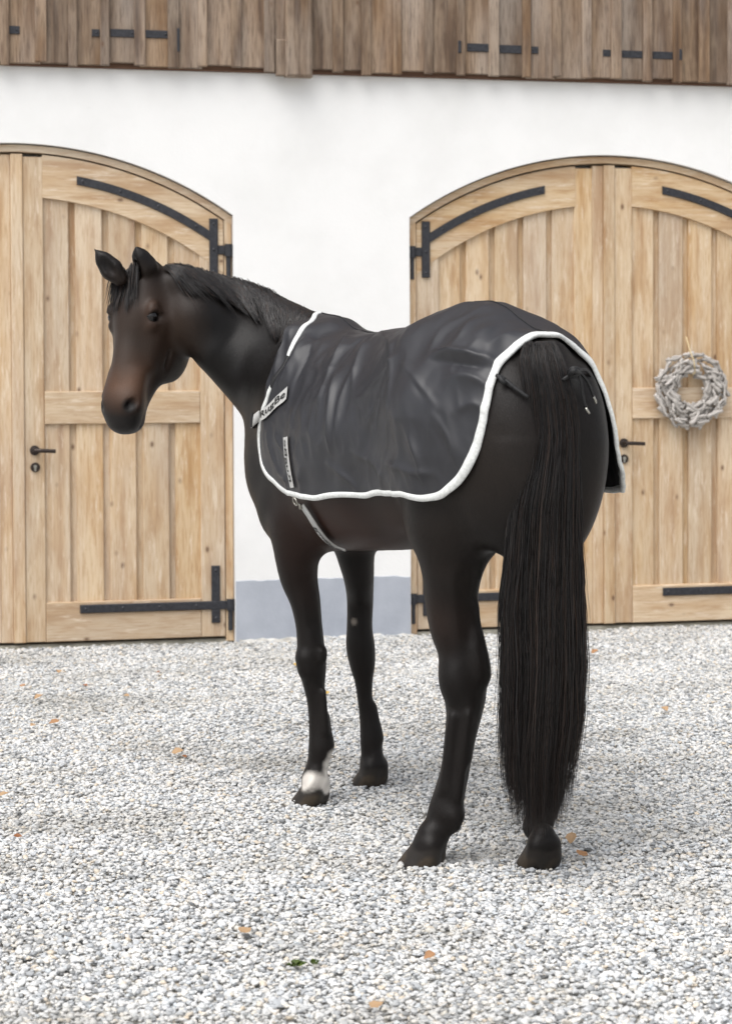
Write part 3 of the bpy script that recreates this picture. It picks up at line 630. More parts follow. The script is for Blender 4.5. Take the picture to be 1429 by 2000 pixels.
# ---- surface nets
def surface_nets(Fd):
    ins = Fd < 0
    c8 = [ins[i:NX-1+i, j:NY-1+j, k:NZ-1+k] for i in (0, 1) for j in (0, 1) for k in (0, 1)]
    allin = np.logical_and.reduce(c8); anyin = np.logical_or.reduce(c8); act = anyin & ~allin
    ci = np.argwhere(act); vid = np.full(act.shape, -1, np.int32); vid[act] = np.arange(len(ci))
    acc = np.zeros((len(ci), 3)); cnt = np.zeros(len(ci))
    g8 = {(i, j, k): Fd[ci[:, 0]+i, ci[:, 1]+j, ci[:, 2]+k].astype(float) for i in (0, 1) for j in (0, 1) for k in (0, 1)}
    for a in range(3):
        o = [b for b in range(3) if b != a]
        for m in (0, 1):
            for n in (0, 1):
                k0 = [0, 0, 0]; k0[o[0]], k0[o[1]] = m, n; k1 = list(k0); k1[a] = 1
                f0, f1 = g8[tuple(k0)], g8[tuple(k1)]; cross = (f0 < 0) != (f1 < 0)
                t = np.where(cross, f0/np.where(cross, f0-f1, 1), 0)
                p = np.zeros((len(ci), 3)); p[:, o[0]] = m; p[:, o[1]] = n; p[:, a] = t
                acc[cross] += p[cross]; cnt[cross] += 1
    V = LO+H*(ci+acc/cnt[:, None]); Q = []
    for a in range(3):
        o = [(a+1) % 3, (a+2) % 3]
        sl0 = [slice(1, n-1) for n in (NX, NY, NZ)]; sl0[a] = slice(0, (NX, NY, NZ)[a]-1)
        sl1 = list(sl0); sl1[a] = slice(1, (NX, NY, NZ)[a])
        A_, B_ = ins[tuple(sl0)], ins[tuple(sl1)]
        e = np.argwhere(A_ != B_); fl = A_[A_ != B_]
        base = e.copy(); base[:, o[0]] += 1; base[:, o[1]] += 1
        def vv(d0, d1):
            q = base.copy(); q[:, o[0]] -= d0; q[:, o[1]] -= d1; return vid[q[:, 0], q[:, 1], q[:, 2]]
        q = np.stack([vv(1, 1), vv(0, 1), vv(0, 0), vv(1, 0)], -1)
        q[~fl] = q[~fl][:, ::-1]; Q.append(q)
    return V, np.concatenate(Q)
def fsample(p, Fd=FIELD):                                          # trilinear field value and gradient
    p = np.asarray(p, float); q = (p-LO)/H; n = np.array([NX, NY, NZ]); i = np.clip(q.astype(int), 0, n-2); t = np.clip(q-i, 0, 1)
    v = {}
    for a in (0, 1):
        for b in (0, 1):
            for c in (0, 1): v[a, b, c] = Fd[i[..., 0]+a, i[..., 1]+b, i[..., 2]+c]
    tx, ty, tz = t[..., 0], t[..., 1], t[..., 2]; val = 0
    for (a, b, c), f in v.items(): val = val+f*(tx if a else 1-tx)*(ty if b else 1-ty)*(tz if c else 1-tz)
    return val
def fgrad(p, e=.008):
    p = np.asarray(p, float); g = np.stack([fsample(p+np.eye(3)[a]*e)-fsample(p-np.eye(3)[a]*e) for a in range(3)], -1)
    return g/(np.linalg.norm(g, axis=-1, keepdims=True)+1e-9)
BV, BF = surface_nets(FIELD)
# drop stray pieces, light smoothing
def smooth_mesh(V, Fq, it, lam):
    e = np.concatenate([Fq[:, [0, 1]], Fq[:, [1, 2]], Fq[:, [2, 3]], Fq[:, [3, 0]]]); n = len(V)
    deg = np.bincount(e[:, 0], minlength=n)+np.bincount(e[:, 1], minlength=n)
    for k in range(it):
        acc = np.stack([np.bincount(e[:, 0], V[e[:, 1], a], n)+np.bincount(e[:, 1], V[e[:, 0], a], n) for a in range(3)], -1)
        V = V+lam*(acc/np.maximum(deg, 1)[:, None]-V)
    return V
BV = smooth_mesh(BV, BF, 3, .5)
# ---- coat colours (coat pattern, white sock, horn, some painted-in shade and highlight)
def bump01(d, a, b): return np.clip((b-d)/(b-a), 0, 1)
C = np.tile(np.array([.0078, .0060, .0053]), (len(BV), 1))
def blend(w, c):
    global C
    C = C*(1-w[:, None])+np.array(c)*w[:, None]
def blob(c, r0, r1, amt, col): blend(amt*bump01(np.linalg.norm(BV-np.asarray(c), axis=1), r0, r1), col)
nz = np.sin(BV@np.array([61, 23, 37.]))*np.sin(BV@np.array([-31, 57, 19.]))
blob((.85, .12, .90), .10, .42, .9, (.034, .013, .008)); blob(hp(450, 690, 6.6), .12, .36, .8, (.0045, .0040, .0039)); blob(hp(285, 505, 6.7), .02, .10, .7, (.006, .005, .005)); blob(hp(205, 505, 6.65), .02, .08, .7, (.006, .005, .005)); blob((.45, .20, .95), .02, .22, .6, (.034, .015, .009))  # near-black neck blob: darkening painted in against the sky sheen
blob(hp(850, 1215, 5.60), .02, .12, .5, (.026, .014, .010)); blob(hp(900, 900, 5.45), .06, .26, .5, (.016, .0115, .009)); blob(hp(860, 1100, 5.5), .04, .16, .5, (.016, .011, .0085)); blob(hp(1000, 880, 5.5), .05, .22, .5, (.028, .019, .013)); blob((.10, -.22, 1.0), .05, .3, .6, (.034, .018, .013))
blob(hd(.22, -.05, .05), .10, .24, .8, (.034, .021, .015)); blob(hd(.42, -.03, .02), .03, .13, .9, (.100, .052, .031)); blob(hd(.34, .0, .0), .02, .10, .5, (.050, .035, .028)); blob(hd(.24, -.12, .10), .02, .12, .6, (.034, .020, .013)); blob(hd(.30, -.02), .03, .13, .5, (.030, .021, .016)); blob(hd(.165, -.01, .095), .015, .05, .7, (.045, .024, .015)); blob(hd(.23, -.03, .095), .01, .05, .5, (.045, .024, .016)); blob(hd(.188, -.036, .10), .012, .026, .9, (.008, .007, .007))  # paler blob down the nasal bridge is a painted highlight
blob(hd(.560, -.095), .04, .085, .95, (.020, .018, .018)); blob(hd(.507, -.03, .060), .016, .032, .95, (.006, .0055, .0055)); blob(hd(.507, -.03, -.060), .016, .032, .95, (.006, .0055, .0055)); blob(hd(.553, -.122, .05), .006, .016, .8, (.007, .006, .006)); blob(hd(.10, -.2), .0, .12, .4, (.020, .013, .010))  # nostril and mouth-line blobs paint the shade of the recesses
zs = BV[:, 2]                                                       # white sock, near fore: ragged patch on the pastern
sockw = np.zeros(len(BV))
for (px, py, Yk, r_) in ((622, 1536, 6.43, .040), (632, 1545, 6.43, .034), (606, 1527, 6.42, .026), (640, 1512, 6.44, .020), (646, 1492, 6.44, .017), (649, 1474, 6.44, .010), (618, 1553, 6.41, .028), (634, 1557, 6.42, .022)):
    sockw = np.maximum(sockw, bump01(np.linalg.norm(BV-hp(px, py, Yk), axis=1)+.006*nz, r_, r_+.016))
blend(sockw*np.clip((zs-.030-.016*nz)/.010, 0, 1), (.66, .62, .57))
blob(hp(690, 1214, 6.70), .008, .016, .9, (.22, .19, .16))                   # chestnut
for hc in HOOVES:
    d2 = np.linalg.norm((BV-hc)[:, :2], axis=1); wgt = bump01(d2, .13, .16)*np.clip((.058-zs+.006*nz)/.012, 0, 1)
    blend(wgt*.95*(1-sockw*np.clip((zs-.030-.016*nz)/.010, 0, 1)), (.022, .0185, .016)); blend(bump01(d2, .13, .16)*np.clip((.03-zs+.012*nz)/.012, 0, 1)*np.clip(.5+nz, 0, 1)*.5, (.070, .052, .034))
g = NT('horse_coat'); at = g.n('Attribute', attribute_name='col'); tc = g.n('TexCoord')
nf = g.noise(g.mapping(tc.outputs['Object'], (1, 1, .35)), 260, 3, .6); nm = g.noise(tc.outputs['Object'], 9, 4, .5)
vr = g.n('MapRange'); g.l(nm, vr.inputs[0]); vr.inputs[3].default_value = .75; vr.inputs[4].default_value = 1.25
sc_ = g.n('VectorMath', operation='SCALE'); g.l(at.outputs['Color'], sc_.inputs[0]); g.l(vr.outputs[0], sc_.inputs['Scale'])
g.base(sc_.outputs[0]); g.rough(.46); g.b.inputs['Specular IOR Level'].default_value = .22
g.bump(nf, .45, .0022); COAT = g.m
horse = empty('horse', (T0[0], T0[1], 0), HA, label='dark brown horse with long black tail and white front sock, looking back', category='horse')
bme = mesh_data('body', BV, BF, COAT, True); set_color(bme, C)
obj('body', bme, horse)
# short coat hair lying along the body
fc = BV[BF]; fn_ = np.cross(fc[:, 2]-fc[:, 0], fc[:, 3]-fc[:, 1]); fa = np.linalg.norm(fn_, axis=1); fn_ = fn_/(fa[:, None]+1e-12)
NH = 170000; pick = rng.choice(len(BF), NH, p=fa/fa.sum()); w4 = rng.dirichlet((1, 1, 1, 1), NH)
hpnt = (fc[pick]*w4[..., None]).sum(1); hn = fn_[pick]; hc_ = C[BF[pick, 0]]
ok = hpnt[:, 2] > .085; hpnt, hn, hc_ = hpnt[ok], hn[ok], hc_[ok]; NH = len(hpnt)
flow = np.tile(np.array([-.45, 0, -.85]), (NH, 1)); hw_ = bump01(np.linalg.norm(hpnt-hd(.25, -.1), axis=1), .30, .42)[:, None]; flow = flow*(1-hw_)+(NL*.9-DL*.15)*hw_
flow = flow+.22*np.stack([np.sin(hpnt@np.array([7, 11, 5.])), np.sin(hpnt@np.array([-9, 6, 8.])), np.sin(hpnt@np.array([5, -8, 10.]))], -1)+rng.normal(0, .16, (NH, 3))
flow = flow-hn*(flow*hn).sum(1, keepdims=True); flow /= np.linalg.norm(flow, axis=1, keepdims=True)+1e-9
hl = rng.uniform(.007, .013, (NH, 1))*(1-.35*hw_); sidev = np.cross(flow, hn)*rng.uniform(.0004, .0008, (NH, 1))
tri = np.stack([hpnt-sidev-hn*.0005, hpnt+sidev-hn*.0005, hpnt+flow*hl+hn*hl*rng.uniform(.04, .14, (NH, 1))], 1).reshape(-1, 3)
fme = mesh_data('coat_hair', tri, np.arange(NH*3).reshape(-1, 3), None, True); set_color(fme, np.repeat(hc_*rng.uniform(.8, 1.35, (NH, 1)), 3, axis=0))
COAT_HAIR = obj('coat_hair', fme, horse, kind='stuff')
# eyes
g = NT('horse_eye'); g.base((.004, .003, .003, 1)); g.rough(.06); EYE = g.m
for sg in (-1, 1):
    V, F = [], []; c = hd(.188, -.042, sg*.0785); n = 14
    for i in range(9):
        th = math.pi*i/8
        for k in range(n): V.append(c+.0245*(math.cos(th)*LL*sg+math.sin(th)*(math.cos(2*math.pi*k/n)*NL+math.sin(2*math.pi*k/n)*DL)))
    F = [(i*n+k, i*n+(k+1) % n, (i+1)*n+(k+1) % n, (i+1)*n+k) for i in range(8) for k in range(n)]
    obj('eye', mesh_data('eye', V, F, EYE, True), horse)
# ---- hair: thin tapered strands built as three-sided tubes
def strands(name, paths, r0, cols, parent, mat):
    P = np.asarray(paths, float); n, m, _ = P.shape
    T = np.gradient(P, axis=1); T /= np.linalg.norm(T, axis=2, keepdims=True)+1e-9
    ref = rng.normal(size=(n, 1, 3)); a = ref-T*(ref*T).sum(2, keepdims=True); a /= np.linalg.norm(a, axis=2, keepdims=True)+1e-9; b = np.cross(T, a)
    prof = np.minimum(1, np.linspace(.6, 1.6, m))*np.clip((1.02-np.linspace(0, 1, m))/.35, .12, 1)
    R = np.asarray(r0).reshape(-1, 1, 1)*prof[None, :, None]
    V = np.stack([P+R*(math.cos(t)*a+math.sin(t)*b) for t in (0, 2.094, 4.189)], 2).reshape(-1, 3)
    base = (np.arange(n)[:, None, None]*m+np.arange(m-1)[None, :, None])*3; k = np.arange(3)[None, None, :]; k2 = (k+1) % 3
    F = np.stack([base+k, base+k2, base+3+k2, base+3+k], -1).reshape(-1, 4)
    me = mesh_data(name, V, F, mat, True); set_color(me, np.repeat(np.asarray(cols), m*3, axis=0)); return obj(name, me, parent)
g = NT('horse_hair'); at = g.n('Attribute', attribute_name='col'); g.l(at.outputs['Color'], g.b.inputs['Base Color']); g.rough(.40); g.b.inputs['Specular IOR Level'].default_value = .45; HAIR = g.m
g = NT('coat_hair'); at = g.n('Attribute', attribute_name='col'); g.l(at.outputs['Color'], g.b.inputs['Base Color']); g.rough(.42); g.b.inputs['Specular IOR Level'].default_value = .22; fme.materials.append(g.m)
def hair_cols(n, brown, base=(.0105, .0085, .0080), bc=(.040, .021, .013)):
    w_ = (rng.random(n) < brown)[:, None]*rng.uniform(.4, 1, (n, 1)); return np.array(base)*rng.uniform(.6, 1.5, (n, 1))*(1-w_)+np.array(bc)*w_
# tail
TC = np.array([(664, 1054, 30), (690, 1056, 42), (780, 1074, 50), (850, 1080, 50), (920, 1074, 60), (1000, 1064, 76), (1090, 1062, 81), (1190, 1059, 88), (1300, 1061, 86), (1400, 1058, 80), (1500, 1050, 68), (1600, 1050, 54), (1640, 1052, 48)], float)
n = 7200; m = 30; NCL = 120
clx = np.clip(rng.normal(0, .46, NCL), -1.0, 1.0); cly = rng.uniform(-1, 1, NCL); cl = rng.integers(0, NCL, n)
xs_ = np.clip(clx[cl]+rng.normal(0, .085, n), -1.12, 1.12); loose = rng.random(n) < .17; xs_ = np.where(loose, rng.choice([-1, 1], n)*rng.uniform(.6, 1.18, n), xs_); ds_ = cly[cl]+rng.normal(0, .15, n)
y_end = 1642-np.abs(rng.normal(0, 48, n))-100*np.abs(xs_)**3*rng.random(n)-45*rng.random(NCL)[cl]; y_end = np.where(rng.random(n) < .22, rng.uniform(1050, 1550, n), y_end)
y_st = 666+rng.random(n)**1.3*240
tt = np.linspace(0, 1, m)[None, :]; yy = y_st[:, None]+(y_end-y_st)[:, None]*tt
cx = np.interp(yy, TC[:, 0], TC[:, 1]); hw = np.interp(yy, TC[:, 0], TC[:, 2])*np.interp(yy, [700, 850, 1000, 1300, 1700], [1.0, .90, .76, .78, 1.0])
conv = np.clip((yy-684)/260, 0, 1)**.8*.2+.8
ph = rng.uniform(0, 6.28, (n, 1)); cw = rng.normal(0, 1, (NCL, 3))[cl]; wav = np.sin(yy/120+cw[:, :1]*3)*.05*cw[:, 1:2]*np.clip((yy-800)/300, 0, 1)+np.sin(yy/95+ph)*.020+np.sin(yy/(24+10*np.abs(cw[:, 2:3]))+ph*2+cw[:, :1]*5)*.018+np.cumsum(rng.normal(0, .006, (n, m)), axis=1)
fly = (rng.random((n, 1)) < .14)*rng.normal(0, .17, (n, 1))*tt**1.3
lat = (xs_[:, None]*conv/.98+wav+fly)*hw
Yb = np.interp(yy, [664, 700, 760, 900, 1700], [5.415, 5.365, 5.345, 5.355, 5.365]); thick = .048*np.clip((yy-670)/300, .35, 1)
dep = Yb+ds_[:, None]*thick*np.sqrt(np.maximum(1.15-xs_[:, None]**2*.8, .1))
Vp = np.stack([cx+lat, yy], -1); dd = np.stack([(Vp[..., 0]-PPX), (PPY-Vp[..., 1])], -1); c_, s_ = math.cos(ROLL), math.sin(ROLL)
uu, v2 = c_*dd[..., 0]-s_*dd[..., 1], s_*dd[..., 0]+c_*dd[..., 1]
rd = np.stack([uu/FPX, math.cos(PITCH)+v2/FPX*math.sin(PITCH), -math.sin(PITCH)+v2/FPX*math.cos(PITCH)], -1)
Pw = np.array([0, 0, CAM_H])+rd*(dep/rd[..., 1])[..., None]
tail_cols = np.where(loose, 1.0, rng.uniform(.55, 1.8, NCL)[cl])[:, None]*hair_cols(n, .12, (.0100, .0088, .0088), (.034, .020, .013)); low_ = np.clip((y_end-1480)/160, 0, 1)[:, None]*(rng.random((n, 1)) < .3); tail_cols = tail_cols*(1-low_)+np.array([.026, .015, .011])*low_; strands('tail', to_local(Pw), rng.uniform(.0006, .0014, n), tail_cols, horse, HAIR)
# dock under the hair so the tail is solid near its root
# mane: from the crest, over the near side of the neck
crest = cr([hp(322, 516, 6.72), hp(345, 514, 6.75), hp(385, 522, 6.80), hp(430, 535, 6.84), hp(475, 545, 6.86), hp(520, 562, 6.82), hp(565, 590, 6.75), hp(606, 608, 6.67)], 200)
n = 5200; m = 11
ti = rng.random(n); p = crest[(ti*199).astype(int)]+rng.normal(0, .005, (n, 3))+np.array([0, 0, -.010])
mcl = np.floor(ti*30); cph = np.sin(mcl*12.9898)*.5
Lm = (.235+.025*np.sin(ti*23)+.02*cph+rng.normal(0, .03, n))*np.interp(ti, [0, .12, .5, .85, 1], [.65, .9, 1.0, .95, .7])
near = to_local(at_depth(450, 650, 5.6))-to_local(at_depth(450, 650, 6.6)); near /= np.linalg.norm(near)
tang = np.gradient(crest, axis=0); tang /= np.linalg.norm(tang, axis=1)[:, None]; tg = tang[(ti*199).astype(int)]
paths = [p]; cdir = rng.normal(0, .10, (60, 3))[(ti*59.9).astype(int)]; vel = near*.9+np.array([0, 0, .15])+tg*.45*(1-np.clip((ti-.75)/.2, 0, 1))[:, None]+cdir+rng.normal(0, .04, (n, 3))
for k in range(m-1):
    vel = vel*.62+np.array([0, 0, -.55])+tg*((.34+.12*cph)*(1-1.1*np.clip((ti-.7)/.3, 0, 1)))[:, None]+near*.06+cdir*.5+rng.normal(0, .015, (n, 3))
    vel /= np.linalg.norm(vel, axis=1)[:, None]
    q = paths[-1]+vel*(Lm/(m-1))[:, None]
    for _ in range(3):
        d = fsample(q); gr = fgrad(q); tgt = .006+.010*rng.random(n); q = q+gr*np.maximum(tgt-d, 0)[:, None]
    paths.append(q)
strands('mane', np.stack(paths, 1), rng.uniform(.0011, .0021, n), hair_cols(n, .08, (.012, .0105, .0105)), horse, HAIR)
# forelock: from the poll between the ears down the forehead
n = 1300; m = 10
a_ = rng.normal(0, .020, n); p = hd(.01, .01)+LL*(a_-.020)[:, None]+NL*rng.uniform(0, .045, n)[:, None]+DL*rng.uniform(-.02, .01, n)[:, None]
for _ in range(4): p = p+fgrad(p)*(0.004-fsample(p))[:, None]
paths = [p]; Lf = rng.uniform(.06, .15, n); vel = NL*.55+DL*.35+LL*(.0+a_*5)[:, None]+rng.normal(0, .08, (n, 3))
for k in range(m-1):
    vel = vel*.6+NL*.5+LL*(.02+a_*1.2)[:, None]+rng.normal(0, .03, (n, 3)); vel /= np.linalg.norm(vel, axis=1)[:, None]
    q = paths[-1]+vel*(Lf/(m-1))[:, None]
    for _ in range(3): q = q+fgrad(q)*np.maximum(.004+.006*rng.random(n)-fsample(q), 0)[:, None]
    paths.append(q)
strands('forelock', np.stack(paths, 1), rng.uniform(.0007, .0013, n), hair_cols(n, .3, (.010, .0085, .0085), (.034, .018, .012)), horse, HAIR)

# ================================================================== HORSE RUG (draped over the body field)
QN, QL = 150, .98                                                  # samples down each side, length from the spine
SS = np.arange(-.14, 1.60, .012)
def drape(sign):
    W = np.zeros((len(SS), NZ)); ztop = np.zeros(len(SS)); zi0 = int((.80-LO[2])/H)
    for i, s in enumerate(SS):
        k = min(max(int(round((s-LO[0])/H)), 0), NX-1); sec = FIELD[k] < 0                # (NY, NZ)
        y = AX[1][:, None]*sign; ok = sec & (np.abs(y) < .42)
        ext = np.where(ok, y, -9).max(0); W[i] = np.where(ext > 0, ext, 0)
        c = sec[np.abs(AX[1]) < .12].any(0); zz_ = np.nonzero(c)[0]
        ztop[i] = AX[2][zz_.max()] if len(zz_) else np.nan
    good = ~np.isnan(ztop) & (ztop > 1.30); ztop = np.interp(SS, SS[good], ztop[good]); first = np.nonzero(good)[0][0]
    for i in range(first): ztop[i] = ztop[first]-(first-i)*.012*.55; W[i] = 0
    kern = np.exp(-.5*(np.arange(-6, 7)/2.4)**2); kern /= kern.sum()
    ztop = np.maximum(ztop, np.convolve(np.pad(ztop, 6, 'edge'), kern, 'valid'))
    C_ = np.where(W > 0, W+.014, 0)
    tuck = .10 if sign > 0 else .02
    for z in range(NZ-2, zi0-2, -1): C_[:, z] = np.maximum(C_[:, z], C_[:, z+1]-tuck*H*(C_[:, z+1] > .16))
    st = .55 if sign > 0 else .75
    for i in range(len(SS)-2, -1, -1):                              # stiffness towards the rear
        C_[i] = np.maximum(C_[i], np.where(C_[i+1] > .17, C_[i+1]-st*.012, 0)*(AX[2] < ztop[i]-.02))
    Wf = np.where(W > 0, W+.012, 0)
    for _ in range(3):
        pad = np.pad(C_, ((6, 6), (0, 0)), 'edge'); sm = sum(kern[k]*pad[k:k+len(SS)] for k in range(13)); C_ = np.maximum(sm, Wf)
    out = np.zeros((len(SS), QN, 2)); q = np.linspace(0, QL, QN)
    for i in range(len(SS)):
        zs_ = AX[2][zi0:][::-1]; cc = C_[i, zi0:][::-1]; m_ = (zs_ < ztop[i]+.004) & (cc > 0)
        ys = np.r_[0, np.maximum.accumulate(cc[m_]) if False else cc[m_]]; zq = np.r_[ztop[i]+.014, np.minimum(zs_[m_]+.014*np.clip(1-(ztop[i]-zs_[m_])/.25, 0, 1), ztop[i]+.013)]
        d = np.r_[0, np.cumsum(np.hypot(np.diff(ys), np.diff(zq)))]
        d_ext = d[-1]; qq = np.minimum(q, d_ext)
        out[i, :, 0] = np.interp(qq, d, ys); out[i, :, 1] = np.interp(qq, d, zq)-np.maximum(q-d_ext, 0)
    for _ in range(4):                                              # fairing
        o = out.copy(); o[:, 1:-1] = (out[:, :-2]+2*out[:, 1:-1]+out[:, 2:])/4; o[1:-1] = (o[:-2]+2*o[1:-1]+o[2:])/4; out = o
    return out
DR = {1: drape(1), -1: drape(-1)}
def surf0(s, q, sign):                                              # (s, q) -> local point; q >= 0
    s, q = np.asarray(s, float), np.asarray(q, float); a = np.clip((s-SS[0])/.012, 0, len(SS)-1.001); b = np.clip(q/QL*(QN-1), 0, QN-1.001)
    i, j = a.astype(int), b.astype(int); u, v = (a-i)[..., None], (b-j)[..., None]; G = DR[sign]
    p = (G[i, j]*(1-u)+G[i+1, j]*u)*(1-v)+(G[i, j+1]*(1-u)+G[i+1, j+1]*u)*v
    return np.stack([s, p[..., 0]*sign, p[..., 1]], -1)
def nrm0(s, q, sign, e=.012):
    a = surf0(s+e, q, sign)-surf0(s-e, q, sign); b = surf0(s, q+e, sign)-surf0(s, np.maximum(q-e, 0), sign)
    n = np.cross(a, b)*sign; n /= np.linalg.norm(n, axis=-1, keepdims=True)+1e-9; return n
sg_, qg_ = np.meshgrid(SS, np.linspace(0, QL, QN), indexing='ij')
PXL = project(to_world(surf0(sg_, qg_, 1)))
def sq(px, py):                                                     # photo pixel -> (s, q) on the near side
    d = (PXL[..., 0]-px)**2+(PXL[..., 1]-py)**2; i, j = np.unravel_index(np.argmin(d), d.shape); x = np.array([SS[i], j/(QN-1)*QL]); best, bx = 1e9, x
    f = lambda a: project(to_world(surf0(a[0], a[1], 1)))-np.array([px, py])
    for _ in range(6):
        r_ = f(x); n_ = float(np.hypot(*r_))
        if n_ < best: best, bx = n_, x.copy()
        J = np.stack([(f(x+np.array([.006, 0]))-r_)/.006, (f(x+np.array([0, .006]))-r_)/.006], 1)
        if abs(np.linalg.det(J)) < 2e3: break
        x = x-np.clip(np.linalg.solve(J, r_), -.02, .02); x[1] = max(x[1], 0)
    return bx[0], bx[1]
# folds read off the photograph: polyline, height, half width
FOLDS = [([(655, 740), (650, 790), (646, 880)], .014, .022), ([(700, 650), (660, 700), (635, 760), (622, 840)], .012, .022), ([(690, 725), (668, 780), (660, 860)], .010, .018),
 ([(730, 655), (700, 700), (690, 760)], .010, .020), ([(745, 650), (765, 690), (760, 800), (750, 950)], .009, .020), ([(790, 715), (812, 745), (850, 790)], .010, .016), ([(800, 730), (830, 775)], -.008, .014),
 ([(850, 690), (910, 692), (965, 708)], .016, .017), ([(842, 704), (905, 712), (960, 722)], -.010, .014), ([(885, 735), (930, 740), (962, 760)], .009, .014), ([(895, 800), (925, 790), (950, 800)], .008, .013),
 ([(700, 780), (740, 740), (775, 700)], .008, .016), ([(720, 830), (735, 800), (745, 770)], .007, .014), ([(760, 905), (800, 920), (850, 925)], .008, .014), ([(800, 850), (820, 900), (830, 950)], .007, .016),
 ([(640, 905), (680, 935), (700, 960)], .008, .018), ([(540, 850), (560, 890), (590, 935)], .009, .014), ([(525, 850), (540, 900), (570, 945)], .009, .013), ([(600, 660), (575, 700), (550, 750)], .009, .018), ([(620, 660), (595, 710), (575, 760)], -.006, .016),
 ([(850, 810), (880, 860), (890, 900)], .007, .018), ([(690, 880), (730, 900), (760, 945)], .007, .016), ([(930, 620), (900, 660), (880, 690)], .006, .03)]
FOLDS = [(cr(np.array([sq(*p) for p in pl]), 14), h, w_) for pl, h, w_ in FOLDS]
fr = np.random.default_rng(5)
LOGOS = [sq(*p) for p in ((540, 790), (525, 803), (555, 775), (563, 860), (566, 885), (569, 910), (573, 935), (576, 950))]; RIM = [sq(*p) for p in ((612, 977), (646, 974), (680, 970), (720, 969), (760, 968), (795, 972), (830, 978), (862, 973), (890, 952), (915, 922), (930, 890), (940, 860), (948, 828), (955, 795), (968, 738), (988, 702), (1014, 678), (545, 952), (520, 925), (580, 970))]
def waves(n, f1, f2, tilt): return [(fr.normal(0, f1), fr.normal(0, f2), fr.uniform(0, 6.28)) for _ in range(n)]
KW, KC1, KC2 = waves(14, 13, 6, 0), waves(9, 26, 13, 0), waves(12, 52, 34, 0)
def wrinkle(s, q, sign):                                            # soft sags plus sharp-creased facets of crumpled nylon
    ph_ = 1.7 if sign < 0 else 0.0
    f = lambda K: sum(np.sin(a*s+b*q+c+ph_) for a, b, c in K)/math.sqrt(len(K))
    h = f(KW)*.0026
    c1, c2 = f(KC1), f(KC2)
    h = h-(np.sqrt(c1*c1+.002)-.55)*.0070-(np.sqrt(c2*c2+.003)-.55)*.0042*np.clip(.5+.8*f(KW), 0, 1)
    h = np.maximum(h, -.006)*np.clip(q/.14, .12, 1)*np.clip((1.30-s)/.1+.5, .5, 1)
    if sign > 0:
        for pl, amp, w_ in FOLDS:
            d = np.full(np.shape(s), 9.0); tpos = np.zeros(np.shape(s))
            for k in range(len(pl)-1):
                a, b = pl[k], pl[k+1]; ab = b-a; t = np.clip(((s-a[0])*ab[0]+(q-a[1])*ab[1])/(ab@ab+1e-9), 0, 1)
                dd = np.hypot(s-a[0]-ab[0]*t, q-a[1]-ab[1]*t); m_ = dd < d; d = np.where(m_, dd, d); tpos = np.where(m_, (k+t)/(len(pl)-1), tpos)
            h = h+amp*1.35*np.exp(-1.5*(np.sqrt(d*d+.003**2)-.003)/w_)*np.clip((3.2*w_-d)/w_, 0, 1)*np.sin(np.pi*np.clip(tpos*.86+.07, 0, 1))**.6
    for a, b in LOGOS: h = h*np.clip((np.hypot(s-a, q-b)-.018)/.04, .1, 1)
    dm = np.full(np.shape(s), 9.0)
    for a, b in RIM: dm = np.minimum(dm, np.hypot(s-a, q-b))
    return np.maximum(h, -.009)*np.clip(.35+dm/.09, .35, 1)
def surf(s, q, sign, off=0.0):
    s, q = np.asarray(s, float), np.asarray(q, float)
    p = surf0(s, q, sign); n = nrm0(s, q, sign); h = wrinkle(s, q, sign)
    if sign < 0:                                                    # the far flap swings out at its rear corner
        fl = np.clip(1-(s+.05)/.55, 0, 1)**1.2*np.clip((q-.22)/.5, 0, 1)**1.3; p = p+np.stack([-.06*fl, -.105*fl**1.6, 0*fl], -1)
    return p+n*(h+off)[..., None]
# outline of the near side in the photograph
NECK = [(617, 612), (592, 640), (566, 683), (546, 728), (524, 775), (508, 812)]
EDGE = [(508, 812), (503, 850), (506, 890), (520, 925), (545, 952), (580, 970), (612, 977), (680, 970), (760, 968), (830, 978), (862, 973), (890, 952), (915, 922), (938, 865), (953, 800), (968, 738), (988, 702), (1014, 678), (1046, 661)]
nk = cr(np.array([sq(*p) for p in NECK]), 30); nk[0, 1] = 0
eg = np.array([sq(*p) for p in EDGE]); eg[-1, 1] = 0; eg = cr(eg, 250)
eg[1:-1] = (eg[:-2]+2*eg[1:-1]+eg[2:])/4
NT_, NV = len(eg), 120
tau_ = np.linspace(0, 1, NT_); sp0, sp1 = nk[0, 0], eg[-1, 0]
spine = sp0+(sp1-sp0)*np.clip(tau_, 0, 1)**1.0
g = NT('rug_nylon'); tc = g.n('TexCoord'); uvn = g.n('UVMap'); vv = g.mapping(uvn.outputs[0], (1, 1, 1))
wx = g.n('TexWave', wave_type='BANDS', bands_direction='X'); wx.inputs['Scale'].default_value = 62; wy = g.n('TexWave', wave_type='BANDS', bands_direction='Y'); wy.inputs['Scale'].default_value = 62
g.l(vv, wx.inputs['Vector']); g.l(vv, wy.inputs['Vector'])
nb = g.noise(vv, 28, 4, .6); g.base(g.mix(nb, (.0165, .0169, .0208, 1), (.0195, .0200, .0244, 1))); g.rough(.46); g.b.inputs['Specular IOR Level'].default_value = .50
g.bump(g.math('ADD', g.math('MULTIPLY', nb, .7), g.math('ADD', g.math('MULTIPLY', wx.outputs['Fac'], .10), g.math('MULTIPLY', wy.outputs['Fac'], .10))), .5, .0022); RUG = g.m
g = NT('rug_lining'); g.base((.006, .006, .007, 1)); g.rough(.8); LINING = g.m
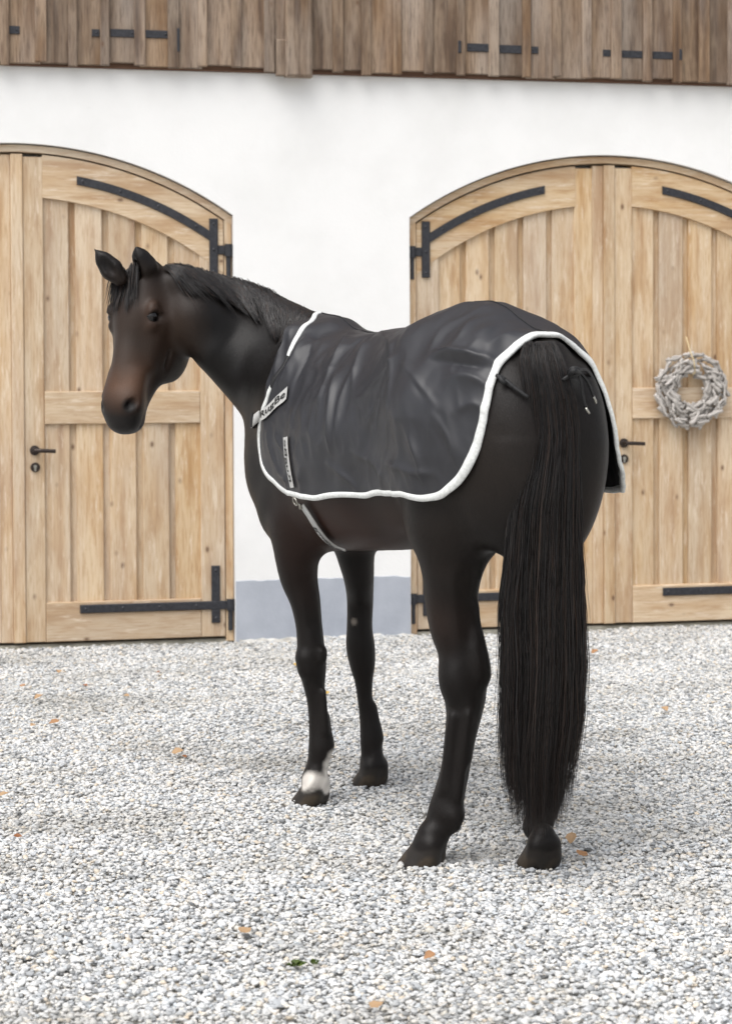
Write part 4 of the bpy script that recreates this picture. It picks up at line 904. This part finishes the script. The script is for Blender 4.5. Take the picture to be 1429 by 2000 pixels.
g = NT('white_binding'); tc = g.n('TexCoord'); g.base(g.ramp(g.noise(tc.outputs['Object'], 120), [(.3, srgb(196, 198, 196)), (.7, srgb(224, 226, 224))])); g.rough(.7); g.bump(g.noise(tc.outputs['Object'], 300), .4, .001); TAPE = g.m
g = NT('black_webbing'); tc = g.n('TexCoord'); g.base((.008, .008, .009, 1)); g.rough(.65); g.bump(g.noise(tc.outputs['Object'], 350), .4, .001); WEB = g.m
g = NT('grey_webbing'); tc = g.n('TexCoord'); g.base(srgb(178, 178, 176)); g.rough(.7); g.bump(g.noise(tc.outputs['Object'], 350), .4, .001); GREYWEB = g.m
rug = empty('horse_rug', (T0[0], T0[1], 0), HA, label='charcoal nylon exercise rug with white edging draped over the horse\'s back', category='horse rug')
VFR = np.linspace(0, 1, NV)
def rug_grid(sign):
    S_ = np.zeros((NT_, NV)); Q_ = np.zeros((NT_, NV))
    for i in range(NT_):
        lin = np.stack([spine[i]+(eg[i, 0]-spine[i])*VFR, eg[i, 1]*VFR], -1)
        w_ = max(0, 1-tau_[i]/.12)                                   # follow the curved neckline at the front
        nl = np.stack([np.interp(VFR, np.linspace(0, 1, len(nk)), nk[:, k]) for k in (0, 1)], -1)
        lin = lin*(1-w_)+nl*w_; lin[-1] = eg[i]; S_[i], Q_[i] = lin[:, 0], lin[:, 1]
    return S_, Q_
def sheet(name, off, mat, flip):
    Vs, Fs, UV = [], [], []
    for sign in (1, -1):
        S_, Q_ = rug_grid(sign); P = surf(S_, Q_, sign, off); base = sum(len(v) for v in Vs); Vs.append(P.reshape(-1, 3)); UV.append(np.stack([S_, Q_*sign], -1).reshape(-1, 2))
        idx = base+np.arange(NT_*NV).reshape(NT_, NV); F = np.stack([idx[:-1, :-1], idx[1:, :-1], idx[1:, 1:], idx[:-1, 1:]], -1).reshape(-1, 4)
        if (sign > 0) != flip: F = F[:, ::-1]
        Fs.append(F)
    V = np.concatenate(Vs); F = np.concatenate(Fs); n0 = NT_*NV
    # weld the spine column
    m_ = np.arange(len(V)); sp = np.arange(NT_)*NV; V[sp] = (V[sp]+V[n0+sp])/2; m_[n0+sp] = sp; F = m_[F]
    me = mesh_data(name, V, F, mat, True); uv = me.uv_layers.new(name='UVMap'); li = F.ravel(); uv.data.foreach_set('uv', np.concatenate(UV)[li].ravel().astype(np.float32)); return obj(name, me, rug)
sheet('shell', .004, RUG, False); sheet('lining', -.003, LINING, True)
# white binding: flat tape folded round the whole outline, with real thickness
def binding(sign):
    S_, Q_ = rug_grid(sign); ring_s = np.r_[S_[0, :-1], S_[:, -1]]; ring_q = np.r_[Q_[0, :-1], Q_[:, -1]]
    d = np.r_[0, np.cumsum(np.hypot(np.diff(ring_s), np.diff(ring_q)))]; t = np.linspace(0, d[-1], 330); rs, rq = np.interp(t, d, ring_s), np.interp(t, d, ring_q)
    for _ in range(3): rs[1:-1] = (rs[:-2]+2*rs[1:-1]+rs[2:])/4; rq[1:-1] = (rq[:-2]+2*rq[1:-1]+rq[2:])/4
    ts, tq = np.gradient(rs), np.gradient(rq); L_ = np.hypot(ts, tq); ts, tq = ts/L_, tq/L_
    ins, inq = tq, -ts                                               # inward direction in (s, q)
    cs, cq = .55, .3; flip = np.where((cs-rs)*ins+(cq-rq)*inq < 0, -1, 1); ins, inq = ins*flip, inq*flip
    wd = .0155; sec = []
    for (a, off) in ((-.0022, .001), (-.001, .0068), (wd*.5, .0074), (wd, .0066), (wd, -.005), (-.001, -.005)):
        sec.append(surf(rs+ins*a, np.maximum(rq+inq*a, 0), sign, off))
    P = np.stack(sec, 1)
    pxy = project(to_world(P[:, 2])); mid = np.zeros(len(P), bool)
    if sign > 0: mid = (np.arange(len(P)) < 70) & (pxy[:, 1] > 695) & (pxy[:, 1] < 752)
    n, k = P.shape[:2]; idx = np.arange(n*k).reshape(n, k)
    F = np.stack([idx[:-1], idx[1:], np.roll(idx, -1, 1)[1:], np.roll(idx, -1, 1)[:-1]], -1); hid = mid[:-1] | mid[1:]
    cv = lambda f: [tuple(q) if sign > 0 else tuple(q[::-1]) for q in f.reshape(-1, 4)]
    return P.reshape(-1, 3), cv(F[~hid]), cv(F[hid])
bv, bf, bh = binding(1); obj('edge_binding', mesh_data('edge_binding', bv, bf, TAPE, True), rug, label='white edging along the near side of the rug')
used = sorted({i for q in bh for i in q}); mp = {o: i for i, o in enumerate(used)}
if used: obj('neck_edge', mesh_data('neck_edge', bv[used], [tuple(mp[i] for i in q) for q in bh], WEB, True), rug)
bv, bf, _ = binding(-1); obj('edge_binding', mesh_data('edge_binding', bv, bf, TAPE, True), rug, label='white edging along the far side of the rug')
# spine seam
ss_ = np.linspace(sp1+.02, sp0-.02, 90); sm_ = surf(ss_, np.zeros(90)+.004, 1, .005)
obj('spine_seam', mesh_data('spine_seam', *tube(sm_, .0022, 6), WEB, True), rug)
# lettering mapped on to a quad given by (s, q) corners or local corner points
def text_mesh(txt, shear=0.0):
    cu = bpy.data.curves.new('lettering', 'FONT'); cu.body = txt; cu.extrude = 0; cu.offset = .012; cu.shear = shear
    to = bpy.data.objects.new('lettering', cu); COL.objects.link(to); dg = bpy.context.evaluated_depsgraph_get(); me = bpy.data.meshes.new_from_object(to.evaluated_get(dg))
    bpy.data.objects.remove(to); V = np.array([v.co for v in me.vertices]); F = [tuple(p.vertices) for p in me.polygons]; bpy.data.meshes.remove(me)
    V = V[:, :2]; V -= V.min(0); V /= V.max(0); return V, F
def patch(corners, off, nu=14, nv=4):                                # corners: (s,q) for (0,0),(1,0),(1,1),(0,1)
    c = [np.array(x) for x in corners]
    def at(u, v, o):
        u, v = np.asarray(u)[..., None], np.asarray(v)[..., None]; p = c[0]*(1-u)*(1-v)+c[1]*u*(1-v)+c[2]*u*v+c[3]*(1-u)*v
        return surf(p[..., 0], p[..., 1], 1, o)
    U, Vv = np.meshgrid(np.linspace(0, 1, nu), np.linspace(0, 1, nv), indexing='ij'); top = at(U, Vv, off).reshape(-1, 3)
    F = []
    for i in range(nu-1):
        for j in range(nv-1): a = i*nv+j; F.append((a, a+nv, a+nv+1, a+1))
    return top, F, at
def lettered(name, px, txt, u0, u1, v0, v1, lab, shear=0.0):
    V, F, at = patch([sq(*p) for p in px], .011); o = obj(name, mesh_data(name, V, F, GREYWEB, True), rug, label=lab)
    tv, tf = text_mesh(txt, shear); P = at(u0+(u1-u0)*tv[:, 0], v0+(v1-v0)*tv[:, 1], .0130)
    obj('lettering', mesh_data('lettering', P, tf, WEB), o)
lettered('logo_patch', [(512, 824), (566, 781), (568, 757), (513, 804)], 'RugBe', .07, .95, .12, .86, 'pale grey logo strip reading RugBe on the chest')
lettered('logo_strap', [(573, 952), (559, 855), (568, 853), (580, 951)], 'RugBe', .12, .95, .1, .75, 'narrow grey strap with dark lettering at the girth fold')
# chest closure: buckle strap and the pale strap round the breast
def surf_path(pts, Y):                                               # pixels -> points on the horse's own surface
    out = []
    for (px, py) in pts:
        d = rot_l(ray(px, py)); o_ = to_local(np.array([0, 0, CAM_H])); t = np.linspace(4.6, 7.4, 1400); P = o_+d*t[:, None]
        f = np.where(np.all((P > LO+.02) & (P < HI-.02), axis=1), fsample(np.clip(P, LO+.02, HI-.02)), 1); h = np.nonzero(f < .006)[0]
        out.append(P[h[0]] if len(h) else P[np.argmin(f)])
    return np.array(out)
def ribbon(path, wid, off, n=24, wdir=None, th=.003):
    P = cr(path, n); T = np.gradient(P, axis=0); T /= np.linalg.norm(T, axis=1)[:, None]; N_ = fgrad(P); B = np.cross(T, N_); B /= np.linalg.norm(B, axis=1)[:, None]; N_ = np.cross(B, T)
    N_ *= np.sign((N_*fgrad(P)).sum(1))[:, None]
    w_ = np.broadcast_to(wid, (n,))[:, None]/2
    sec = np.stack([P-B*w_+N_*off, P+N_*(off+.001), P+B*w_+N_*off, P+B*w_+N_*(off-th), P-B*w_+N_*(off-th)], 1); k = 5; idx = np.arange(n*k).reshape(n, k)
    F = np.stack([idx[:-1], idx[1:], np.roll(idx, -1, 1)[1:], np.roll(idx, -1, 1)[:-1]], -1).reshape(-1, 4)
    at = lambda u, v, o: np.stack([np.interp(u, np.linspace(0, 1, n), (P+N_*(off+o))[:, a]) for a in range(3)], -1)+np.stack([np.interp(u, np.linspace(0, 1, n), (B*w_)[:, a]) for a in range(3)], -1)*(2*np.asarray(v)[:, None]-1)
    return sec.reshape(-1, 3), [tuple(f) for f in F], at
gp = surf_path([(594, 985), (606, 1003), (622, 1028), (640, 1051), (658, 1064), (676, 1070)], 6.4)
V, F, at_ = ribbon(gp, .036, .010, 30); gs = obj('girth_strap', mesh_data('girth_strap', V, F, GREYWEB, True), rug, label='pale girth strap with dark lettering under the belly')
tv, tf = text_mesh('RugBe'); obj('lettering', mesh_data('lettering', at_(.36+.60*tv[:, 0], .12+.76*tv[:, 1], .0025), tf, WEB), gs)
# ring and clip where the girth strap meets the hem
r0 = surf_path([(589, 974)], 6.4)[0]; nn_ = fgrad(r0); ang = np.linspace(0, 2*math.pi, 18)
ax1 = np.array([0, 0, 1.0]); ax1 = ax1-nn_*(ax1@nn_); ax1 /= np.linalg.norm(ax1); ax2 = np.cross(nn_, ax1)
ring = np.array([r0+nn_*.024+.013*(math.cos(t)*ax1+math.sin(t)*ax2) for t in ang])
clip = surf_path([(592, 980), (595, 990)], 6.4)+nn_*.014
obj('buckle', mesh_data('buckle', *join([tube(ring, .0028, 6, False), tube(clip, [.004, .006], 8)]), STEEL, True), rug)
cp_ = surf_path([(509, 806), (507, 820), (506, 834)], 6.6)+rot_l(np.array([-.012, -.022, 0]))
V, F, _ = ribbon(cp_, .018, .016, 10); obj('chest_buckle', mesh_data('chest_buckle', V, F, WEB, True), rug)
cs_ = surf_path([(512, 812), (504, 818), (498, 824)], 6.6); cs_ = np.concatenate([cs_, cs_[-1:]+rot_l(np.array([-.004, .05, -.004])), cs_[-1:]+rot_l(np.array([.02, .12, -.006]))])
V, F, _ = ribbon(cs_, .036, .010, 16); obj('chest_strap', mesh_data('chest_strap', V, F, GREYWEB, True), rug, label='pale strap closing the rug across the breast')
# tail cord: black, under the tail, knotted on the far side
def rp(px, py, Y): return hp(px, py, Y)
cord_l = surf_path([(968, 733), (985, 742), (1002, 756), (1016, 766), (1030, 776)], 5.5)+rot_l(np.array([0, -.010, 0]))
cord_r = np.array([rp(1098, 742, 5.33), rp(1112, 733, 5.34), rp(1122, 727, 5.36), rp(1140, 722, 5.42), rp(1158, 742, 5.52)])
kn = cr(np.array([rp(1112, 727, 5.34), rp(1118, 720, 5.32), rp(1128, 722, 5.33), rp(1124, 732, 5.32), rp(1114, 734, 5.33), rp(1119, 724, 5.30), rp(1130, 728, 5.33)]), 26)
e1 = cr(np.array([rp(1128, 727, 5.33), rp(1134, 745, 5.33), rp(1137, 770, 5.34), rp(1143, 796, 5.35)]), 14); e2 = cr(np.array([rp(1128, 724, 5.33), rp(1140, 736, 5.34), rp(1152, 758, 5.37), rp(1158, 774, 5.39)]), 14)
tcord = obj('tail_cord', mesh_data('tail_cord', *join([tube(cr(cord_l, 20), .0055, 7), tube(cr(np.array([cord_l[1], cord_l[1]+[.006, .01, .008], cord_l[1]+[-.004, .014, .0], cord_l[1]+[-.008, .006, -.008], cord_l[1]+[.004, .002, -.004], cord_l[2]]), 20), .006, 7), tube(cr(cord_r, 20), .005, 7), tube(kn, .0075, 7), tube(e1, .0042, 7), tube(e2, .0042, 7)]), WEB, True), rug)
obj('cord_tip', mesh_data('cord_tip', *tube([e1[-1], rp(1146, 802, 5.35), rp(1150, 808, 5.355)], [.0042, .004, .0032], 7), STEEL, True), tcord)
obj('cord_tip', mesh_data('cord_tip', *tube([e2[-1], rp(1161, 781, 5.395), rp(1163, 788, 5.40)], [.0042, .004, .0032], 7), STEEL, True), tcord)
